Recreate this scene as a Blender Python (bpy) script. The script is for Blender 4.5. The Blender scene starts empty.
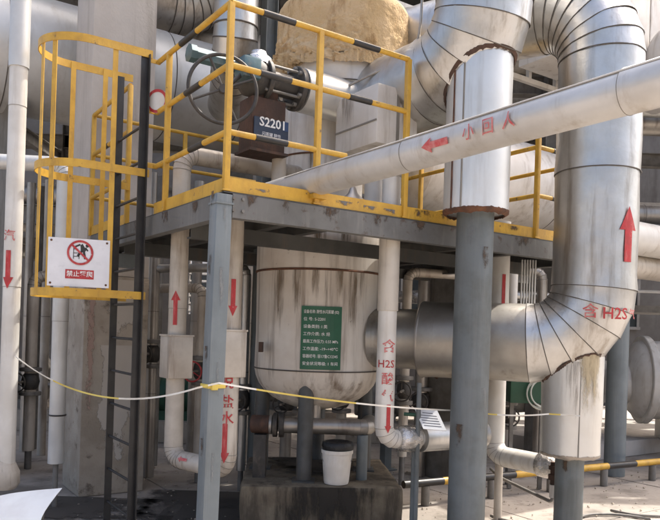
import bpy, bmesh, math, random
from mathutils import Vector, Matrix, noise
R = math.radians
random.seed(7)
sc = bpy.context.scene
COL = sc.collection

# ------------------------------------------------------------------ camera
H, F, CX, CY, ROLL = 1.6, 700.0, 330.0, 331.0, 0.032
cam = bpy.data.cameras.new('camera')
cam.sensor_fit = 'HORIZONTAL'; cam.sensor_width = 36.0
cam.lens = F / 660.0 * 36.0
cam.shift_y = (CY - 260.0) / 660.0
cam.clip_end = 500.0
camo = bpy.data.objects.new('camera', cam); COL.objects.link(camo)
cr, sr = math.cos(ROLL), math.sin(ROLL)
camo.matrix_world = Matrix(((cr, -sr, 0, 0), (0, 0, -1, 0), (sr, cr, 0, H), (0, 0, 0, 1)))
sc.camera = camo

# ------------------------------------------------------------------ sky, sun, exposure
SUN_AZ, SUN_EL = 56.0, 58.0            # compass angle from +Y towards +X, height
w = bpy.data.worlds.new('World'); sc.world = w; w.use_nodes = True
nt = w.node_tree; nt.nodes.clear()
wo = nt.nodes.new('ShaderNodeOutputWorld'); bg = nt.nodes.new('ShaderNodeBackground')
sk = nt.nodes.new('ShaderNodeTexSky'); sk.sky_type = 'NISHITA'; sk.sun_disc = False
sk.sun_elevation = R(SUN_EL); sk.sun_rotation = R(SUN_AZ)
sk.dust_density = 8.0; sk.air_density = 1.0; sk.ozone_density = 1.0
bg.inputs['Strength'].default_value = 0.15
nt.links.new(sk.outputs[0], bg.inputs[0]); nt.links.new(bg.outputs[0], wo.inputs[0])
sl = bpy.data.lights.new('sun', 'SUN'); sl.energy = 2.3; sl.angle = R(0.6); sl.color = (1.0, 0.95, 0.87)
so = bpy.data.objects.new('sun', sl); COL.objects.link(so)
sd = Vector((math.sin(R(SUN_AZ)) * math.cos(R(SUN_EL)), math.cos(R(SUN_AZ)) * math.cos(R(SUN_EL)), math.sin(R(SUN_EL))))
so.rotation_euler = sd.to_track_quat('Z', 'Y').to_euler(); so.location = (8, 4, 14)
sc.view_settings.view_transform = 'Standard'; sc.view_settings.look = 'None'
sc.view_settings.gamma = 1.0; sc.view_settings.exposure = 1.4
sc.render.engine = 'CYCLES'

# ------------------------------------------------------------------ pixel helpers
def P(px, py, Y):
    dx, dy = px - CX, CY - py
    return Vector(((dx * cr - dy * sr) / F * Y, Y, H + (dx * sr + dy * cr) / F * Y))
def proj(p):
    a, b = p[0] / p[1] * F, (p[2] - H) / p[1] * F
    return (CX + a * cr + b * sr, CY - (-a * sr + b * cr))
A0 = R(55.6)
U = Vector((math.sin(A0), math.cos(A0), 0)); V = Vector((-math.cos(A0), math.sin(A0), 0)); Zv = Vector((0, 0, 1))
C0 = P(224, 190, 4.05)
ZD = C0.z
def D(s, t, z=0.0): return Vector((C0.x, C0.y, ZD + z)) + U * s + V * t
def solve(fn, px, lo, hi):
    a = proj(fn(lo))[0] - px
    for _ in range(60):
        m = (lo + hi) / 2; b = proj(fn(m))[0] - px
        if (a < 0) == (b < 0): lo = m
        else: hi = m
    return (lo + hi) / 2

# ------------------------------------------------------------------ materials
MATS = {}
def mat(name, base, rough=0.5, metal=0.0, base2=None, nscale=3.0, streak=None, samt=0.0, sscale=(9, 9, 0.8), slo=0.5, shi=0.72,
        spot=None, pamt=0.0, pscale=6.0, plo=0.6, phi=0.68, bump=0.0, bscale=20.0, spec=0.5, rvar=0.1):
    m = bpy.data.materials.new(name); m.use_nodes = True; n = m.node_tree.nodes; l = m.node_tree.links
    b = n['Principled BSDF']
    geo = n.new('ShaderNodeNewGeometry')
    def mapped(scale):
        mp = n.new('ShaderNodeMapping'); mp.inputs['Scale'].default_value = scale
        l.new(geo.outputs['Position'], mp.inputs['Vector']); return mp.outputs[0]
    def noi(vec, sc_, det=5, ro=0.6):
        t = n.new('ShaderNodeTexNoise'); t.inputs['Scale'].default_value = sc_; t.inputs['Detail'].default_value = det
        t.inputs['Roughness'].default_value = ro; l.new(vec, t.inputs['Vector']); return t.outputs[0]
    def ramp(fac, a, c):
        t = n.new('ShaderNodeMapRange'); t.inputs['From Min'].default_value = a; t.inputs['From Max'].default_value = c
        t.interpolation_type = 'SMOOTHSTEP'; l.new(fac, t.inputs['Value']); return t.outputs[0]
    def mul(x, k):
        t = n.new('ShaderNodeMath'); t.operation = 'MULTIPLY'; l.new(x, t.inputs[0]); t.inputs[1].default_value = k; return t.outputs[0]
    def mix(fac, a, c):
        t = n.new('ShaderNodeMix'); t.data_type = 'RGBA'; l.new(fac, t.inputs[0])
        for inp, v in ((t.inputs[6], a), (t.inputs[7], c)):
            if isinstance(v, tuple): inp.default_value = (*v, 1)
            else: l.new(v, inp)
        return t.outputs[2]
    base2 = base2 or tuple(c * 0.8 for c in base)
    v1 = mapped((1, 1, 1))
    big = noi(v1, nscale)
    col = mix(ramp(big, 0.35, 0.65), base, base2)
    if streak and samt:
        s = ramp(noi(mapped(sscale), 1.0, 6, 0.65), slo, shi)
        col = mix(mul(s, samt), col, streak)
    if spot and pamt:
        s = ramp(noi(v1, pscale, 8, 0.7), plo, phi)
        col = mix(mul(s, pamt), col, spot)
    l.new(col, b.inputs['Base Color'])
    rr = n.new('ShaderNodeMapRange'); rr.inputs['To Min'].default_value = max(0.03, rough - rvar); rr.inputs['To Max'].default_value = min(1, rough + rvar)
    l.new(noi(v1, nscale * 3), rr.inputs['Value']); l.new(rr.outputs[0], b.inputs['Roughness'])
    b.inputs['Metallic'].default_value = metal; b.inputs['Specular IOR Level'].default_value = spec
    if bump:
        bp = n.new('ShaderNodeBump'); bp.inputs['Strength'].default_value = bump; bp.inputs['Distance'].default_value = 0.02
        l.new(noi(v1, bscale, 6), bp.inputs['Height']); l.new(bp.outputs[0], b.inputs['Normal'])
    MATS[name] = m
    return m
GR = (0.10, 0.075, 0.05)
mat('alu', (0.58, 0.575, 0.56), 0.38, 0.90, (0.48, 0.47, 0.45), 3.0, (0.20, 0.16, 0.115), 0.6, spot=(0.16, 0.10, 0.055), pamt=.5, pscale=5, plo=.66, phi=.74, bump=0.30, bscale=5, rvar=0.10)
mat('clad_silver', (0.62, 0.61, 0.59), 0.42, 0.4, (0.52, 0.50, 0.47), 2.5, (0.34, 0.29, 0.23), 0.5, bump=0.08, bscale=6)
mat('clad_pale', (0.60, 0.60, 0.585), 0.42, 0.3, (0.52, 0.515, 0.50), 2.5, (0.36, 0.33, 0.28), 0.4, bump=0.05, bscale=8)
mat('leg_grey', (0.075, 0.08, 0.082), 0.55, 0.0, (0.055, 0.055, 0.052), 6, (0.13, 0.09, 0.06), 0.5, (15, 15, 1))
mat('alu_bright', (0.68, 0.68, 0.66), 0.42, 0.7, (0.62, 0.61, 0.58), 2.0, (0.35, 0.30, 0.24), 0.3, bump=0.08, bscale=5)
mat('alu_shaded', (0.44, 0.42, 0.385), 0.42, 0.8, (0.34, 0.315, 0.28), 2.5, (0.14, 0.105, 0.075), 0.5, bump=0.10, bscale=6)  # alu cladding made darker and browner: under-deck shade put into the colour
mat('alu_dull', (0.44, 0.41, 0.37), 0.42, 0.75, (0.33, 0.30, 0.27), 2.5, GR, 0.5, bump=0.12, bscale=6)
mat('clad_white', (0.68, 0.655, 0.62), 0.45, 0.15, (0.58, 0.54, 0.49), 2.5, (0.24, 0.18, 0.12), 0.5, bump=0.06, bscale=8)
mat('drum_white', (0.66, 0.62, 0.56), 0.5, 0.05, (0.56, 0.50, 0.43), 2.2, (0.14, 0.095, 0.06), 0.9, (8, 8, 0.5), 0.47, 0.74,
    (0.10, 0.06, 0.035), 0.8, 10, 0.64, 0.71, bump=0.05, bscale=12)
mat('pipe_white', (0.66, 0.64, 0.60), 0.42, 0.05, (0.57, 0.54, 0.49), 3, (0.30, 0.24, 0.17), 0.4, (14, 14, 1.2), bump=0.04, bscale=12)
mat('pipe_cream', (0.55, 0.50, 0.43), 0.45, 0.1, (0.42, 0.37, 0.31), 3, (0.16, 0.11, 0.07), 0.6, (14, 14, 1.2), bump=0.05, bscale=12)
mat('beam_grey', (0.135, 0.135, 0.13), 0.55, 0.0, (0.10, 0.098, 0.092), 3, (0.26, 0.25, 0.23), 0.4, (18, 18, 2), 0.5, 0.75, (0.07, 0.045, 0.03), 0.8, 9, 0.58, 0.68, bump=0.05, bscale=30)
mat('grey_paint', (0.165, 0.19, 0.20), 0.48, 0.0, (0.13, 0.15, 0.157), 3, (0.30, 0.31, 0.30), 0.35, (22, 22, 0.8), 0.5, 0.75,
    (0.09, 0.055, 0.035), 0.7, 10, 0.66, 0.71, bump=0.05, bscale=30)
mat('grey_weathered', (0.125, 0.143, 0.15), 0.6, 0.0, (0.095, 0.104, 0.10), 4, (0.22, 0.225, 0.22), 0.3, (18, 18, 1.2), 0.45, 0.75, bump=0.05, bscale=30)
mat('deck_grey', (0.07, 0.07, 0.065), 0.65, 0.1, (0.045, 0.044, 0.04), 3, (0.13, 0.09, 0.06), 0.4)
mat('yellow', (0.60, 0.355, 0.045), 0.45, 0.0, (0.50, 0.285, 0.035), 7, (0.26, 0.15, 0.04), 0.45, (14, 14, 5), spot=(0.11, 0.075, 0.05), pamt=0.9, pscale=17, plo=0.635, phi=0.67, bump=.08, bscale=50)
mat('black_paint', (0.016, 0.015, 0.015), 0.4, 0.0, (0.028, 0.026, 0.024), 8, (0.06, 0.05, 0.04), 0.4, (20, 20, 2))
mat('red_paint', (0.46, 0.03, 0.035), 0.55, 0.0, (0.36, 0.03, 0.03), 20, (0.55, 0.20, 0.18), 0.5, (30, 30, 6), spot=(0.55, 0.45, 0.42), pamt=0.7, pscale=45, plo=0.62, phi=0.68)
mat('red_faded', (0.50, 0.07, 0.07), 0.55, 0.0, (0.55, 0.22, 0.20), 25)
mat('rust', (0.13, 0.055, 0.028), 0.85, 0.0, (0.07, 0.035, 0.022), 14, (0.22, 0.10, 0.045), 0.5, (10, 10, 10), bump=0.3, bscale=45)
mat('rust_brown', (0.085, 0.045, 0.03), 0.75, 0.1, (0.05, 0.03, 0.022), 8, (0.16, 0.08, 0.045), 0.6, (14, 14, 2), bump=0.2, bscale=40)
mat('lap', (0.24, 0.22, 0.19), 0.6, 0.1)
mat('seam', (0.12, 0.105, 0.09), 0.6, 0.3)
mat('foam', (0.62, 0.46, 0.28), 0.95, 0.0, (0.56, 0.40, 0.22), 5, (0.27, 0.15, 0.06), 0.65, (9, 9, 3), 0.5, 0.68, bump=0.9, bscale=45, spec=0.1)
mat('concrete', (0.54, 0.50, 0.455), 0.85, 0.0, (0.46, 0.42, 0.38), 1.6, (0.22, 0.185, 0.15), 0.4, (6, 6, 0.5), bump=0.15, bscale=40, spec=0.2)
mat('concrete_old', (0.42, 0.365, 0.30), 0.9, 0.0, (0.32, 0.275, 0.22), 3, (0.42, 0.38, 0.32), 0.6, (3, 3, 1.6), 0.52, 0.62,
    (0.10, 0.075, 0.055), 0.7, 5, 0.56, 0.68, bump=0.25, bscale=40, spec=0.2)
mat('plinth', (0.21, 0.175, 0.125), 0.8, 0.0, (0.14, 0.112, 0.08), 5, (0.05, 0.04, 0.03), 0.7, (6.5, 6.5, 1.3), 0.45, 0.62, bump=0.25, bscale=40, spec=0.3)
mat('dark_steel', (0.075, 0.07, 0.065), 0.6, 0.3, (0.05, 0.045, 0.04), 6, (0.17, 0.14, 0.11), 0.6, (14, 14, 6))
mat('mid_steel', (0.21, 0.20, 0.185), 0.55, 0.2, (0.15, 0.14, 0.125), 6, (0.08, 0.06, 0.045), 0.5)
mat('teal', (0.10, 0.17, 0.19), 0.4, 0.2, (0.07, 0.12, 0.13), 8, (0.24, 0.24, 0.22), 0.5, (12, 12, 12))
mat('green_plate', (0.018, 0.115, 0.062), 0.4, 0.0, (0.015, 0.095, 0.05), 5)
mat('white_paint', (0.78, 0.78, 0.76), 0.5, 0.0, (0.70, 0.69, 0.67), 4)
mat('sign_white', (0.72, 0.72, 0.74), 0.3, 0.0, (0.64, 0.64, 0.66), 5)
mat('navy', (0.020, 0.030, 0.055), 0.35, 0.0, (0.03, 0.045, 0.085), 6)
mat('blue_bit', (0.022, 0.05, 0.13), 0.4)
mat('foil', (0.72, 0.70, 0.68), 0.28, 0.95, (0.5, 0.48, 0.46), 9, bump=0.9, bscale=22)
mat('wall_dark', (0.17, 0.16, 0.15), 0.8, 0.0, (0.12, 0.11, 0.10), 1.2, (0.05, 0.04, 0.033), 0.6, (2, 2, 0.3))
mat('wall_grey', (0.33, 0.33, 0.32), 0.8, 0.0, (0.24, 0.22, 0.20), 1.2, (0.13, 0.11, 0.09), 0.5, (2, 2, 0.3))
mat('wall_white', (0.72, 0.71, 0.69), 0.7, 0.0, (0.64, 0.63, 0.61), 1.0)
mat('glass_dark', (0.05, 0.06, 0.065), 0.1, 0.0)
mat('green_dark', (0.015, 0.075, 0.04), 0.5)
mat('hose', (0.55, 0.56, 0.50), 0.5)
mat('bag_black', (0.012, 0.012, 0.012), 0.4, bump=0.6, bscale=25)
mat('plastic_white', (0.74, 0.71, 0.66), 0.4, 0.0, (0.66, 0.62, 0.56), 5, (0.30, 0.24, 0.18), 0.35, (9, 9, 1.5))
mat('tape_white', (0.75, 0.72, 0.64), 0.5); mat('tape_yellow', (0.66, 0.50, 0.10), 0.5)
mat('paper', (0.74, 0.74, 0.74), 0.6); mat('ink', (0.12, 0.12, 0.13), 0.6)
mat('blue_motor', (0.03, 0.05, 0.11), 0.5, 0.1)

def ground_mat():
    m = bpy.data.materials.new('ground'); m.use_nodes = True; n = m.node_tree.nodes; l = m.node_tree.links
    b = n['Principled BSDF']; geo = n.new('ShaderNodeNewGeometry')
    def noi(s, d=6, ro=0.62):
        t = n.new('ShaderNodeTexNoise'); t.inputs['Scale'].default_value = s; t.inputs['Detail'].default_value = d
        t.inputs['Roughness'].default_value = ro; l.new(geo.outputs['Position'], t.inputs['Vector']); return t.outputs[0]
    def rmp(f, a, c):
        t = n.new('ShaderNodeMapRange'); t.interpolation_type = 'SMOOTHSTEP'
        t.inputs['From Min'].default_value = a; t.inputs['From Max'].default_value = c; l.new(f, t.inputs['Value']); return t.outputs[0]
    def mix(f, a, c):
        t = n.new('ShaderNodeMix'); t.data_type = 'RGBA'; l.new(f, t.inputs[0])
        for i, v in ((6, a), (7, c)):
            if isinstance(v, tuple): t.inputs[i].default_value = (*v, 1)
            else: l.new(v, t.inputs[i])
        return t.outputs[2]
    c = mix(rmp(noi(0.9), 0.35, 0.65), (0.38, 0.335, 0.29), (0.29, 0.255, 0.22))
    c = mix(rmp(noi(2.3, 8, 0.7), 0.52, 0.70), c, (0.17, 0.145, 0.12))
    c = mix(rmp(noi(9, 6, 0.7), 0.60, 0.68), c, (0.11, 0.095, 0.08))
    c = mix(rmp(noi(0.55, 6), 0.545, 0.66), c, (0.15, 0.13, 0.11))
    l.new(c, b.inputs['Base Color'])
    rr = n.new('ShaderNodeMapRange'); rr.inputs['To Min'].default_value = 0.5; rr.inputs['To Max'].default_value = 0.95
    l.new(noi(1.3), rr.inputs['Value']); l.new(rr.outputs[0], b.inputs['Roughness'])
    bp = n.new('ShaderNodeBump'); bp.inputs['Strength'].default_value = 0.2; bp.inputs['Distance'].default_value = 0.02
    l.new(noi(30), bp.inputs['Height']); l.new(bp.outputs[0], b.inputs['Normal'])
    MATS['ground'] = m
ground_mat()

# ------------------------------------------------------------------ object helpers
def mesh_obj(name, geo, m, parent=None, smooth=None):
    v, f = geo
    me = bpy.data.meshes.new(name); me.from_pydata([tuple(p) for p in v], [], f); me.validate(); me.update()
    bm = bmesh.new(); bm.from_mesh(me); bmesh.ops.recalc_face_normals(bm, faces=bm.faces); bm.to_mesh(me); bm.free()
    if smooth is not None:
        me.shade_smooth(); me.set_sharp_from_angle(angle=R(smooth))
    me.materials.append(MATS[m])
    o = bpy.data.objects.new(name, me); COL.objects.link(o)
    if parent is None:                       # put the origin at the base of the thing
        xs = [Vector(p) for p in v]
        c = Vector((sum(p.x for p in xs) / len(xs), sum(p.y for p in xs) / len(xs), min(p.z for p in xs)))
        me.transform(Matrix.Translation(-c)); o.location = c
    else:
        setpar(o, parent)
    return o
def worldloc(o):
    p = Vector(o.location)
    while o.parent is not None:
        o = o.parent; p = p + Vector(o.location)
    return p
def setpar(o, parent):
    loc = worldloc(parent); o.parent = parent
    o.data.transform(Matrix.Translation(-loc))
def thing(name, label, cat, loc=(0, 0, 0), group=None):
    o = bpy.data.objects.new(name, None); COL.objects.link(o); o.location = loc; o.empty_display_size = 0.1
    o['label'] = label; o['category'] = cat
    if group: o['group'] = group
    return o
def tag(o, label, cat, group=None):
    o['label'] = label; o['category'] = cat
    if group: o['group'] = group
    return o
def struct(name, geo, m, smooth=None):
    o = mesh_obj(name, geo, m, None, smooth); o['kind'] = 'structure'; return o

def join(*gs):
    v, f = [], []
    for a, b in gs:
        k = len(v); v += list(a); f += [tuple(i + k for i in q) for q in b]
    return v, f
def box(c, ax, ay, az, bev=0.0):
    """box with centre c and half-axis vectors ax, ay, az"""
    c, ax, ay, az = Vector(c), Vector(ax), Vector(ay), Vector(az)
    vs = [c + ax * i + ay * j + az * k for i in (-1, 1) for j in (-1, 1) for k in (-1, 1)]
    fs = [(0, 1, 3, 2), (4, 6, 7, 5), (0, 4, 5, 1), (2, 3, 7, 6), (0, 2, 6, 4), (1, 5, 7, 3)]
    if not bev: return vs, fs
    bm = bmesh.new(); bv = [bm.verts.new(p) for p in vs]
    for q in fs: bm.faces.new([bv[i] for i in q])
    bmesh.ops.bevel(bm, geom=list(bm.edges), offset=bev, segments=2, affect='EDGES', profile=0.6)
    bm.verts.index_update()
    out = [v.co.copy() for v in bm.verts], [tuple(v.index for v in q.verts) for q in bm.faces]
    bm.free(); return out
def bar(p, q, wx, wy, side=None, bev=0.0):
    """rectangular bar from p to q; wx along 'side', wy across"""
    p, q = Vector(p), Vector(q); d = (q - p); a = d.normalized()
    s = Vector(side) if side is not None else (U if abs(a.dot(U)) < 0.9 else V)
    s = (s - a * s.dot(a)).normalized(); t = a.cross(s)
    return box((p + q) / 2, d / 2, s * wx / 2, t * wy / 2, bev)
def frames(pts):
    n = len(pts); T = []
    for i in range(n):
        a = pts[max(0, i - 1)]; b = pts[min(n - 1, i + 1)]
        if 0 < i < n - 1:
            t = (pts[i] - a).normalized() + (b - pts[i]).normalized()
        else: t = b - a
        T.append(t.normalized())
    ref = Vector((0, 0, 1)) if abs(T[0].z) < 0.9 else Vector((0, -1, 0))
    N = (ref - T[0] * ref.dot(T[0])).normalized(); out = []
    for t in T:
        N = (N - t * N.dot(t)); N.normalize(); out.append((t, N, t.cross(N)))
    return out
def sweep(pts, r, segs=16, caps=True, closed=False):
    pts = [Vector(p) for p in pts]
    rs = r if isinstance(r, (list, tuple)) else [r] * len(pts)
    if closed: fr = frames(pts + [pts[0]])[:-1]
    else: fr = frames(pts)
    v, f = [], []
    for (t, n, b), p, rr in zip(fr, pts, rs):
        for k in range(segs):
            a = 2 * math.pi * k / segs; v.append(p + (n * math.cos(a) + b * math.sin(a)) * rr)
    m = len(pts)
    for i in range(m if closed else m - 1):
        j = (i + 1) % m
        for k in range(segs):
            l = (k + 1) % segs; f.append((i * segs + k, i * segs + l, j * segs + l, j * segs + k))
    if caps and not closed:
        f.append(tuple(range(segs - 1, -1, -1))); f.append(tuple((m - 1) * segs + k for k in range(segs)))
    return v, f
def ring(c, axis, R_, r_, segs=40, rs=6):
    axis = Vector(axis).normalized(); ref = Vector((0, 0, 1)) if abs(axis.z) < 0.9 else Vector((0, -1, 0))
    n = (ref - axis * ref.dot(axis)).normalized(); b = axis.cross(n); c = Vector(c); v, f = [], []
    for i in range(segs):
        a = 2 * math.pi * i / segs; d = n * math.cos(a) + b * math.sin(a)
        for k in range(rs):
            q = 2 * math.pi * k / rs; v.append(c + d * (R_ + r_ * math.cos(q)) + axis * r_ * math.sin(q))
    for i in range(segs):
        j = (i + 1) % segs
        for k in range(rs):
            l = (k + 1) % rs; f.append((i * rs + k, i * rs + l, j * rs + l, j * rs + k))
    return v, f
def lathe(c, prof, axis=(0, 0, 1), segs=48, caps=True, wob=0.0):
    axis = Vector(axis).normalized(); ref = Vector((0, 0, 1)) if abs(axis.z) < 0.9 else Vector((0, -1, 0))
    n = (ref - axis * ref.dot(axis)).normalized(); b = axis.cross(n); c = Vector(c); v, f = [], []
    for h, r in prof:
        for k in range(segs):
            a = 2 * math.pi * k / segs; d = n * math.cos(a) + b * math.sin(a); p = c + axis * h + d * r
            if wob: p = p + d * wob * noise.noise(p * 4.0)
            v.append(p)
    for i in range(len(prof) - 1):
        for k in range(segs):
            l = (k + 1) % segs; f.append((i * segs + k, i * segs + l, (i + 1) * segs + l, (i + 1) * segs + k))
    if caps:
        f.append(tuple(range(segs - 1, -1, -1))); f.append(tuple((len(prof) - 1) * segs + k for k in range(segs)))
    return v, f
def cyl(p, q, r, segs=24, bev=0.0):
    p, q = Vector(p), Vector(q); L = (q - p).length
    if bev: pr = [(0, r - bev), (bev, r), (L - bev, r), (L, r - bev)]
    else: pr = [(0, r), (L, r)]
    return lathe(p, pr, q - p, segs)

def route(pts, bends):
    """list of pieces: ('s', p, q) straight, ('e', [points on the arc])"""
    pts = [Vector(p) for p in pts]; n = len(pts); pieces = []; cur = pts[0]
    for i in range(1, n - 1):
        a = (pts[i - 1] - pts[i]).normalized(); b = (pts[i + 1] - pts[i]).normalized()
        rad, k = bends[i - 1]
        ang = math.acos(max(-1, min(1, a.dot(b)))); tl = rad / math.tan(ang / 2)
        s, e = pts[i] + a * tl, pts[i] + b * tl
        cen = pts[i] + (a + b).normalized() * (rad / math.sin(ang / 2))
        x = (s - cen); ax = a.cross(b).normalized(); tot = math.pi - ang
        arc = []
        for j in range(k + 1):
            arc.append(cen + Matrix.Rotation(-tot * j / k, 3, ax) @ x)
        if (arc[-1] - e).length > (Matrix.Rotation(tot, 3, ax) @ x + cen - e).length + 1e-4:
            arc = [cen + Matrix.Rotation(tot * j / k, 3, ax) @ x for j in range(k + 1)]
        if (s - cur).length > 0.004: pieces.append(('s', cur, s))
        pieces.append(('e', arc)); cur = e
    pieces.append(('s', cur, pts[-1]))
    return pieces
def path(pts, bends):
    out = []
    for pc in route(pts, bends):
        new = [pc[1], pc[2]] if pc[0] == 's' else pc[1]
        for p in new:
            if not out or (p - out[-1]).length > 1e-4: out.append(p)
    return out
def clad(root, pts, r, bends, m, seclen=1.0, segs=44, seamr=0.0026, wob=0.009, seam_m='seam', name='jacket_section', last_m=None):
    """cladding of a pipe: every straight length and every elbow gore its own sheet, lapped at the seams"""
    rings = []                                           # (point, start-of-piece flag, name)
    for pc in route(pts, bends):
        if pc[0] == 's':
            L = (pc[2] - pc[1]).length; k = max(1, round(L / seclen))
            ps = [pc[1].lerp(pc[2], i / k) for i in range(k + 1)]; nm = name
        else: ps = pc[1]; nm = 'elbow_gore'
        for a, b in zip(ps[:-1], ps[1:]): rings.append((a, b, nm))
    P_ = [rings[0][0]] + [q[1] for q in rings]
    fr = frames(P_)
    for i, (a, b, nm) in enumerate(rings):
        v, f = [], []
        t0, n0, b0 = fr[i]; t1, n1, b1 = fr[i + 1]
        lapped = 0.012 if i < len(rings) - 1 else 0
        rows = []
        for u in ([i / 8 for i in range(9)] if nm == name and r > .2 else [0, 0.5, 1]):
            p = a.lerp(b, u); n_ = n0.lerp(n1, u); bb = b0.lerp(b1, u)
            rows.append((p, n_, bb, r))
        rows[-1] = (rows[-1][0] + t1 * lapped, rows[-1][1], rows[-1][2], r + (0.006 if r > .2 else 0.0018))
        for p, n_, bb, rr in rows:
            for k in range(segs):
                q = 2 * math.pi * k / segs; d = n_ * math.cos(q) + bb * math.sin(q); x = p + d * rr
                v.append(x + d * wob * (noise.noise(x * 3.0) + (0.7 * noise.noise(x * 11.0) if r > .2 else 0)))
        for j in range(len(rows) - 1):
            for k in range(segs):
                l = (k + 1) % segs; f.append((j * segs + k, j * segs + l, (j + 1) * segs + l, (j + 1) * segs + k))
        if i == 0: f.append(tuple(range(segs - 1, -1, -1)))
        if i == len(rings) - 1: f.append(tuple((len(rows) - 1) * segs + k for k in range(segs)))
        o = mesh_obj(nm, (v, f), last_m if last_m and i == len(rings) - 1 else m, root, 40)
        if seamr and i < len(rings) - 1:
            # seam bead
            sv, sf = [], []; c = b
            for k in range(segs):
                q = 2 * math.pi * k / segs; d = n1 * math.cos(q) + b1 * math.sin(q)
                for g in range(5):
                    z = 2 * math.pi * g / 5; x = c + d * (r + (0.005 if r > .2 else .0012) + seamr * math.cos(z)) + t1 * (0.014 + seamr * 1.4 * math.sin(z))
                    sv.append(x)
            for k in range(segs):
                l = (k + 1) % segs
                for g in range(5):
                    h = (g + 1) % 5; sf.append((k * 5 + g, k * 5 + h, l * 5 + h, l * 5 + g))
            mesh_obj('seam', (sv, sf), seam_m, o, 60)

# ---- lettering and painted marks
def text_geo(body, size, bold=0.0):
    cu = bpy.data.curves.new('lettering', 'FONT'); cu.body = body; cu.size = size; cu.align_x = 'CENTER'; cu.align_y = 'CENTER'
    cu.resolution_u = 2; cu.offset = bold
    ob = bpy.data.objects.new('lettering', cu); COL.objects.link(ob)
    dg = bpy.context.evaluated_depsgraph_get(); ev = ob.evaluated_get(dg); me = ev.to_mesh()
    bm = bmesh.new(); bm.from_mesh(me); bmesh.ops.triangulate(bm, faces=bm.faces)
    v = [q.co.copy() for q in bm.verts]; bm.verts.index_update(); f = [tuple(x.index for x in q.verts) for q in bm.faces]
    bm.free(); ev.to_mesh_clear(); bpy.data.objects.remove(ob); bpy.data.curves.remove(cu)
    return v, f
def flat_map(geo, o, right, up, off=0.003):
    right, up = Vector(right).normalized(), Vector(up).normalized(); n = right.cross(up)
    return [Vector(o) + right * p.x + up * p.y + n * off for p in geo[0]], geo[1]
def cyl_map(geo, p0, axis, normal, r, along='y', off=0.006):
    axis = Vector(axis).normalized(); normal = Vector(normal); normal = (normal - axis * normal.dot(axis)).normalized()
    tan = axis.cross(normal) if along == 'y' else normal.cross(axis)
    out = []
    for p in geo[0]:
        a, b = (p.y, p.x) if along == 'y' else (p.x, p.y)
        th = b / r; out.append(Vector(p0) + axis * a + (normal * math.cos(th) + tan * math.sin(th)) * (r + off))
    return out, geo[1]
def arrow_geo(L, shaft, head_w, head_l, cols=8):
    """arrow pointing +Y, centred"""
    rows = []
    k = 6
    for i in range(k + 1): rows.append((-L / 2 + (L - head_l) * i / k, shaft / 2))
    for i in range(5): rows.append((L / 2 - head_l + head_l * i / 4, max(0.0008, head_w / 2 * (1 - i / 4))))
    v = [Vector((-hw + 2 * hw * c / cols, y, 0)) for y, hw in rows for c in range(cols + 1)]
    n = cols + 1
    f = [(i * n + c, i * n + c + 1, (i + 1) * n + c + 1, (i + 1) * n + c) for i in range(len(rows) - 1) for c in range(cols)]
    return v, f
def rot2(geo, a):
    c, s = math.cos(a), math.sin(a); return [Vector((p.x * c - p.y * s, p.x * s + p.y * c, 0)) for p in geo[0]], geo[1]
def disc_geo(r0, r1, segs=40):
    v = []
    for k in range(segs):
        a = 2 * math.pi * k / segs; v += [Vector((r0 * math.cos(a), r0 * math.sin(a), 0)), Vector((r1 * math.cos(a), r1 * math.sin(a), 0))]
    return v, [(2 * k, 2 * k + 1, 2 * ((k + 1) % segs) + 1, 2 * ((k + 1) % segs)) for k in range(segs)]
def rect_geo(w_, h_, cx=0, cy=0):
    return [Vector((cx + i * w_ / 2, cy + j * h_ / 2, 0)) for i, j in ((-1, -1), (1, -1), (1, 1), (-1, 1))], [(0, 1, 2, 3)]
def poly_geo(pts): return [Vector((x, y, 0)) for x, y in pts], [tuple(range(len(pts)))]
def line_geo(p, q, w_):
    p, q = Vector((*p, 0)), Vector((*q, 0)); d = (q - p).normalized(); n = Vector((-d.y, d.x, 0)) * w_ / 2
    return [p - n, q - n, q + n, p + n], [(0, 1, 2, 3)]

# ================================================================== SETTING
def grid_sheet(x0, x1, y0, y1, z):
    return [(x0, y0, z), (x1, y0, z), (x1, y1, z), (x0, y1, z)], [(0, 1, 2, 3)]
gr = struct('ground', grid_sheet(-120, 120, -60, 160, -0.03), 'ground')
for i in range(-3, 5):
    for j in range(-2, 6):
        c = Vector((0.35, 6.2, 0)) + U * (2.4 * i) + V * (2.4 * j)
        if c.y < 0.3: continue
        dz = 0.004 * noise.noise(Vector((i * 1.7, j * 2.3, 0)))
        g = box(c + Zv * (-.02), U * 1.192, V * 1.192, Zv * .02, .006)
        mesh_obj('concrete_slab', ([p + Zv * (dz - .004) for p in g[0]], g[1]), 'ground', gr)

def vbase(px, py, Y): p = P(px, py, Y); return Vector((p.x, p.y, 0))
def zat(px, py, Y): return P(px, py, Y).z

# ---- concrete pillar behind the ladder
pc = P(79, 480, 6.42); pc.z = 0                      # near vertical edge
pw = 0.60
t = thing('concrete_pillar', 'tall grey concrete pillar standing behind the caged ladder', 'pillar', pc)
ctr = pc + U * pw / 2 + V * pw / 2
zsplit = 2.05
mesh_obj('shaft', box(ctr + Zv * (zsplit + 8.0) / 2, U * pw / 2, V * pw / 2, Zv * (8.0 - zsplit) / 2, 0.02), 'concrete', t, 30)
mesh_obj('worn_base', box(ctr + Zv * zsplit / 2, U * (pw / 2 + .004), V * (pw / 2 + .004), Zv * zsplit / 2, 0.015), 'concrete_old', t, 30)

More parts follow.
